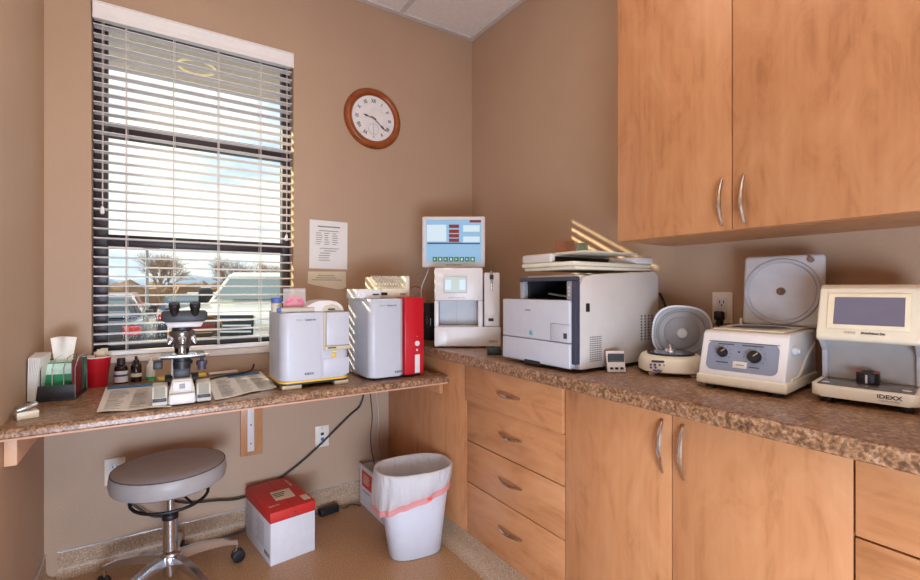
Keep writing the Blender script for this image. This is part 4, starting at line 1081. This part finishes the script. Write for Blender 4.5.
pg = B().rbox(-.03, .03, -.018, .018, 0, .03, .006, .004).obj('power_adapter', BLACK); pg.location = (-1.6, -.1, .001); pg.rotation_euler = (0, 0, R(20)); tag(pg, 'black adapter on the floor behind the stool column', 'adapter')
lead([(-.705, -.012, .72), (-.70, -.012, .58), (-.69, -.012, .48), (-.69, -.014, .42), (-.70, -.016, .34), (-.70, -.03, .26), (-.70, -.07, .2)], .0028, DARK, 'thin dark lead hanging on the wall above the open carton')
lead([(-.685, -.010, .72), (-.66, -.010, .55), (-.65, -.012, .42), (-.66, -.016, .3), (-.66, -.05, .22)], .0022, LGREY, 'thin pale lead hanging on the wall above the open carton')

# ------------------------------------------------------------------ outdoors
GZ = -.42
def xy(px, y):
    th = math.atan(306 / 464.); u = (px - 460) / 464.
    dx, dy = math.sin(th) + u * math.cos(th), math.cos(th) - u * math.sin(th)
    t_ = (y - CAM[1]) / dy
    return CAM[0] + t_ * dx
struct('parking_lot', B().box(-60, 60, .6, 80, GZ - .1, GZ), M('asphalt', s(150, 146, 142), .9, var=.12, scale=3))
struct('pavement', B().box(-8, 8, .141, .6, GZ - .1, GZ + .12), M('kerb_concrete', s(190, 184, 176), .9))
cano = B().box(-4, 3, .141, .90, 2.43, 2.75)
struct('soffit', cano, M('soffit_paint', s(206, 200, 196), .8))
rl_ = B().lathe([(.09, 0), (.1, 0), (.1, -.008), (.09, -.008), (.09, 0)], (xy(197, .60), .60, 2.4295), 36).obj('ring_light', M('ring_trim', s(235, 215, 160), .5, emis=s(235, 215, 170), estr=.45)); tag(rl_, 'round cream rimmed light in the soffit outside the top of the window', 'light')
CARGLASS = M('car_glass', s(128, 142, 148), .08, .3)
TAIL = M('tail_light', s(190, 30, 34), .3, emis=s(200, 30, 30), estr=.25)
HEAD = M('head_lamp', s(235, 235, 235), .1, .5)
TYRE = M('tyre', s(30, 30, 32), .8)
def car(x, y, rz, col, label, name='car', L=4.5, Wd=1.8):
    o = thing(name, label, 'car', (x, y, GZ), rz, None)
    paint = M('car_paint', col, .22, .25, coat=.6)
    h = Wd / 2
    body = [(-L / 2, .35), (-L / 2 + .03, .78), (-L / 2 + .12, .98), (-L / 2 + .75, 1.02), (L * .17, .98), (L / 2 - .35, .82), (L / 2 - .03, .66), (L / 2, .35), (L / 2 - .2, .22), (-L / 2 + .2, .22)]
    B().prism(body, 'y', -h, h, .05, 3).obj('body', paint, o, ang=40)
    cab = B(); rings = []
    for z, x0, x1, w_ in ((1.0, -L * .37, L * .2, h * .93), (1.2, -L * .31, L * .1, h * .84), (1.38, -L * .235, L * .005, h * .74), (1.43, -L * .2, -L * .03, h * .68)):
        rings.append([(x0, -w_, z), (x1, -w_, z), (x1, w_, z), (x0, w_, z)])
    loft(cab, rings); cab.obj('cabin', paint, o, ang=30)
    for sgn in (-1, 1):
        q = B()
        def sd(x, z, _s=sgn):
            w_ = h * (.93 - (z - 1.0) * .47) + .012
            return (x, _s * w_, z)
        for x0a, x1a, x0b, x1b in ((-L * .335, -L * .12, -L * .25, -L * .115), (-L * .105, L * .165, -L * .10, L * .01)):
            q.quad(sd(x0a, 1.05), sd(x1a, 1.05), sd(x1b, 1.34), sd(x0b, 1.34))
        q.obj('side_window', CARGLASS, o)
    B().quad((-L * .36 - .012, -h * .8, 1.05), (-L * .36 - .012, h * .8, 1.05), (-L * .25 - .012, h * .68, 1.35), (-L * .25 - .012, -h * .68, 1.35)).obj('rear_window', CARGLASS, o)
    B().quad((L * .185 + .014, -h * .8, 1.05), (L * .185 + .014, h * .8, 1.05), (L * .03 + .014, h * .68, 1.35), (L * .03 + .014, -h * .68, 1.35)).obj('windscreen', CARGLASS, o)
    for sgn in (-1, 1):
        y0, y1 = sorted((sgn * h * .68, sgn * (h - .03)))
        B().box(-L / 2 - .01, -L / 2 + .1, y0, y1, .76, .92, .02).obj('tail_light', TAIL, o)
        B().box(L / 2 - .2, L / 2 - .03, y0, y1, .58, .7, .02).obj('head_lamp', HEAD, o)
        B().box(L * .13, L * .17, *sorted((sgn * h, sgn * (h + .16))), .98, 1.1, .02).obj('door_mirror', paint, o)
        for xx in (-L * .3, L * .31):
            y0, y1 = sorted((sgn * (h - .2), sgn * (h + .01)))
            wh = B().cyl((xx, y0, .32), (xx, y1, .32), .32, n=24, bev=.03).obj('wheel', TYRE, o)
            B().cyl((xx, sgn * (h + .005), .32), (xx, sgn * (h + .02), .32), .19, n=16).obj('hub_cap', NICK, wh)
    B().box(-L / 2 - .012, -L / 2 + .05, -.26, .26, .62, .74, .005).obj('number_plate', CARD, o)
    return o
car(xy(78, 7.6), 9.8, 90, s(60, 62, 74), 'dark car with a red tail light at the left edge of the window')
car(xy(110, 14.5) - .1, 15.6, 90, s(226, 226, 226), 'white sedan parked outside in the left half of the window')
car(xy(186, 12) + .25, 14.2, 90, s(84, 92, 116), 'dark blue sedan with red tail light outside behind the microscope')
car(xy(118, 21), 22, 90, s(186, 96, 92), 'red car farther back in the car park behind the white sedan')
car(xy(205, 21), 22, 90, s(206, 208, 210), 'pale silver car farther back in the car park behind the dark blue sedan')
# pickup truck
def truck(x, y, rz):
    o = thing('pickup_truck', 'large white pickup truck parked outside in the right half of the window', 'truck', (x, y, GZ), rz)
    paint = M('truck_paint', s(236, 236, 232), .25, .05, coat=.5); h = 1.0
    B().prism([(-2.9, .5), (-2.9, 1.25), (-1.2, 1.25), (-1.2, 1.32), (.75, 1.32), (1.0, 1.28), (2.2, 1.2), (2.45, 1.1), (2.5, .6), (2.4, .42), (-2.7, .42)], 'y', -h, h, .05, 3).obj('body', paint, o, ang=40)
    cab = B(); rings = []
    for z, x0, x1, w_ in ((1.3, -1.2, .95, h * .95), (1.6, -1.17, .62, h * .88), (1.9, -1.08, .28, h * .8), (1.96, -.98, .15, h * .74)): rings.append([(x0, -w_, z), (x1, -w_, z), (x1, w_, z), (x0, w_, z)])
    loft(cab, rings); cab.obj('cabin', paint, o, ang=30)
    for sgn in (-1, 1):
        q = B()
        sd = lambda x, z: (x, sgn * (h * (.95 - (z - 1.3) * .25) + .012), z)
        for x0a, x1a, x0b, x1b in ((-1.1, -.35, -1.05, -.35), (-.25, .74, -.25, .36)): q.quad(sd(x0a, 1.36), sd(x1a, 1.36), sd(x1b, 1.84), sd(x0b, 1.84))
        q.obj('side_window', M('truck_glass', s(120, 132, 128), .1, .2), o)
        y0, y1 = sorted((sgn * (h + .02), sgn * (h + .3)))
        mi = B().box(.55, .68, y0, y1, 1.28, 1.58, .03).obj('door_mirror', DARK, o)
        B().box(.54, .62, *sorted((sgn * (h + .06), sgn * (h + .28))), 1.582, 1.62, .02).obj('mirror_cap', CHROME, mi)
        B().box(2.3, 2.52, *sorted((sgn * .55, sgn * .96)), .82, 1.08, .03).obj('head_lamp', HEAD, o)
        B().box(2.3, 2.515, *sorted((sgn * .8, sgn * .97)), .74, .81, .01).obj('indicator', M('amber_lens', s(240, 150, 60), .3), o)
        for xx in (-1.9, 1.6):
            wh = B().cyl((xx, *[0.0][0:0], sgn * (h - .28), .42), (xx, sgn * (h + .01), .42), .42, n=28, bev=.04).obj('wheel', TYRE, o)
            B().cyl((xx, sgn * (h + .005), .42), (xx, sgn * (h + .03), .42), .25, n=18).obj('hub_cap', CHROME, wh)
    B().quad((.97, -h * .84, 1.36), (.97, h * .84, 1.36), (.36, h * .72, 1.86), (.36, -h * .72, 1.86)).obj('windscreen', CARGLASS, o)
    g = B().box(2.44, 2.52, -.52, .52, .72, 1.1, .02)
    go = g.obj('grille', DARK, o)
    q = B()
    for k in range(3): q.box(2.515, 2.53, -.5, .5, .78 + k * .11, .82 + k * .11, .005)
    q.obj('grille_bar', CHROME, go)
    B().box(2.42, 2.62, -.98, .98, .42, .64, .04).obj('bumper', CHROME, o)
    B().box(-2.95, -2.8, -.9, .9, .45, .62, .03).obj('bumper', CHROME, o)
    return o
truck(xy(252, 8.2) + .53, 8.2 + .95, 241)
# oval sign hung on the pane, seen just right of the microscope
sg = thing('oval_sign', 'dark oval sign with gold edge and red lettering on the window glass beside the microscope', 'sign', (-1.512, .068, .975))
oa = [(.085 * math.cos(R(10 * k)), .056 * math.sin(R(10 * k))) for k in range(36)]
B().prism(oa, 'y', .0272, .0286).obj('panel', M('sign_dark', s(70, 56, 44), .5), sg)
B().tube([(.083 * math.cos(R(10 * k)), .0268, .054 * math.sin(R(10 * k))) for k in range(36)], .0022, 6, False, True).obj('rim', M('sign_gold', s(186, 150, 80), .4), sg)
q = B(); rn = random.Random(5); x = -.052
while x < .05:
    w_ = rn.uniform(.006, .01); q.box(x, x + w_, .0262, .0271, -.008, .01).box(x + w_ * .3, x + w_ * .7, .026, .0271, -.011, .013); x += w_ + .003
q.obj('red_letters', M('sign_red', s(170, 50, 44), .5), sg)
for z_ in (-.028, .028):
    B().box(-.04, .04, .0264, .0271, z_ - .002, z_ + .002).obj('gold_letters', M('sign_gold_text', s(190, 160, 100), .5), sg)

# trees, light pole, distance
BARK = M('bark', s(120, 98, 80), .9, var=.2)
def tree(x, y, hh, seed, label):
    o = thing('bare_tree', label, 'tree', (x, y, GZ)); rn = random.Random(seed)
    tr = B(); br_ = bmesh.new()
    tr.tube([(0, 0, 0), (.1, 0, hh * .14), (.0, .1, hh * .26)], .13, 7)
    def stick(p, q, r0, r1):
        d = (q - p).normalized(); n_ = d.orthogonal().normalized(); m_ = d.cross(n_)
        A = [br_.verts.new(p + r0 * (n_ * math.cos(t) + m_ * math.sin(t))) for t in (0, 2.09, 4.19)]
        C_ = [br_.verts.new(q + r1 * (n_ * math.cos(t) + m_ * math.sin(t))) for t in (0, 2.09, 4.19)]
        for i in range(3): br_.faces.new((A[i], A[(i + 1) % 3], C_[(i + 1) % 3], C_[i]))
    def grow(p, d, L, r_, dep):
        q = p + d * L
        stick(p, q, r_, r_ * .65)
        if dep == 0: return
        for k in range(4):
            nd = (d + Vector((rn.uniform(-1, 1), rn.uniform(-1, 1), rn.uniform(-.4, .75))) * .8).normalized()
            grow(p + d * L * rn.uniform(.4, 1), nd, L * rn.uniform(.62, .88), r_ * .52, dep - 1)
    for k in range(4): grow(Vector((0, .1, hh * .25)), Vector((rn.uniform(-.8, .8), rn.uniform(-.6, .6), 1)).normalized(), hh * .19, .06, 5)
    tr.obj('trunk', BARK, o)
    me = bpy.data.meshes.new('branches'); br_.to_mesh(me); br_.free(); me.materials.append(M('twig', s(150, 126, 106), .9, var=.2))
    bo = bpy.data.objects.new('branches', me); COL.objects.link(bo); bo.parent = o
tree(xy(160, 28), 28, 4.8, 2, 'bare brown tree outside left of the window middle')
tree(xy(230, 30), 30, 4.9, 7, 'bare brown tree outside beyond the truck')
tree(xy(268, 42), 42, 5.2, 11, 'distant bare tree outside beyond the right side of the window')
hd = B(); rn = random.Random(8)
for k in range(420):
    x_ = rn.uniform(-22, 24); y_ = rn.uniform(31, 37); h_ = rn.uniform(.8, 1.9)
    hd.sphere((x_, y_, GZ + h_ * .5), h_ * .62, (rn.uniform(.8, 1.5), 1, 1), 6)
for v_ in hd.bm.verts: v_.co += Vector((rn.uniform(-.12, .12), rn.uniform(-.12, .12), rn.uniform(-.12, .12)))
tag(hd.obj('scrub', M('dry_scrub', s(140, 112, 88), .95, var=.3, scale=1.5, bump=.6, bscale=6)), 'dry brown scrub along the far side of the car park', 'scrub', kind='stuff')
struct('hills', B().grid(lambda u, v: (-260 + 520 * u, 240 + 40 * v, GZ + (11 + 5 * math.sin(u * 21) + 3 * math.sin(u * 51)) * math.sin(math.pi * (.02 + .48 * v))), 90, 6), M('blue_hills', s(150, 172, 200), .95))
lp_ = thing('light_pole', 'slim grey light pole standing in the car park outside', 'lamp post', (xy(147, 18), 18, GZ))
B().cyl((0, 0, .001), (0, 0, 3.05), .06, .045, 12).obj('pole', GREY, lp_)
B().cyl((0, 0, -.0), (0, 0, .3), .16, n=14).obj('footing', M('pole_footing', s(180, 176, 170), .9), lp_)
B().box(-.12, .4, -.12, .12, 3.05, 3.13, .02).obj('lamp_head', GREY, lp_)

# ------------------------------------------------------------------ light
wd = bpy.data.worlds.new('sky'); SC.world = wd; wd.use_nodes = True
nt = wd.node_tree; bgn = nt.nodes['Background']
tc = nt.nodes.new('ShaderNodeTexCoord'); mp = nt.nodes.new('ShaderNodeMapping'); mp.inputs['Scale'].default_value = (1.6, 1.6, 5)
nz = nt.nodes.new('ShaderNodeTexNoise'); nz.inputs['Scale'].default_value = 2.2; nz.inputs['Detail'].default_value = 6
rp = nt.nodes.new('ShaderNodeValToRGB'); e = rp.color_ramp.elements
e[0].position = .36; e[0].color = s(180, 208, 240); e[1].position = .52; e[1].color = s(255, 252, 246)
nt.links.new(tc.outputs['Generated'], mp.inputs['Vector']); nt.links.new(mp.outputs['Vector'], nz.inputs['Vector'])
nt.links.new(nz.outputs['Fac'], rp.inputs['Fac']); nt.links.new(rp.outputs['Color'], bgn.inputs['Color'])
bgn.inputs['Strength'].default_value = 1.35

def lamp(kind, name, loc, energy, col, **kw):
    l = bpy.data.lights.new(name, kind); l.energy = energy; l.color = col
    for k, v_ in kw.items():
        if k not in ('rot', 'aim'): setattr(l, k, v_)
    o = bpy.data.objects.new(name, l); COL.objects.link(o); o.location = loc
    if 'aim' in kw: o.rotation_euler = Vector(kw['aim']).to_track_quat('-Z', 'Y').to_euler()
    return o
lamp('SUN', 'sun', (-5, 6, 4), 9.0, (1, .8, .5), angle=R(.4), aim=(1.30, -1, -.535))
lamp('AREA', 'ceiling_lamp', (-1.2, -1.6, H - .03), 5.5, (1, .88, .74), shape='RECTANGLE', size=1.1, size_y=.55, aim=(0, 0, -1))
lamp('AREA', 'ceiling_lamp', (-1.2, -3.0, H - .03), 6.5, (1, .88, .74), shape='RECTANGLE', size=1.1, size_y=.55, aim=(0, 0, -1))
lamp('AREA', 'uplight_fill', (-1.55, -2.75, 1.75), 17, (1, .96, .94), shape='RECTANGLE', size=.5, size_y=.5, aim=(-.15, .25, 1))  # unseen upward fill, added to brighten the ceiling and upper walls
lamp('AREA', 'flash_fill', (-1.6, -3.0, .6), 33, (.7, .84, 1), shape='RECTANGLE', size=.8, size_y=.6, aim=(.45, 1, -.05))
lamp('AREA', 'underdesk_fill', (-1.85, -2.9, .35), 7, (.62, .78, 1), shape='RECTANGLE', size=.5, size_y=.4, aim=(.22, 1, -.02), spread=R(95))  # added cool fill out of view, lightens the wall below the desk
lamp('AREA', 'left_wall_fill', (-.45, -3.0, 2.25), 7, (1, .88, .72), shape='RECTANGLE', size=.6, size_y=.6, aim=(-1, 1.0, -.25), spread=R(80))  # no fitting here; warm fill added to lift the left wall

SC.view_settings.view_transform = 'Standard'
SC.view_settings.look = 'None'
SC.view_settings.exposure = 0
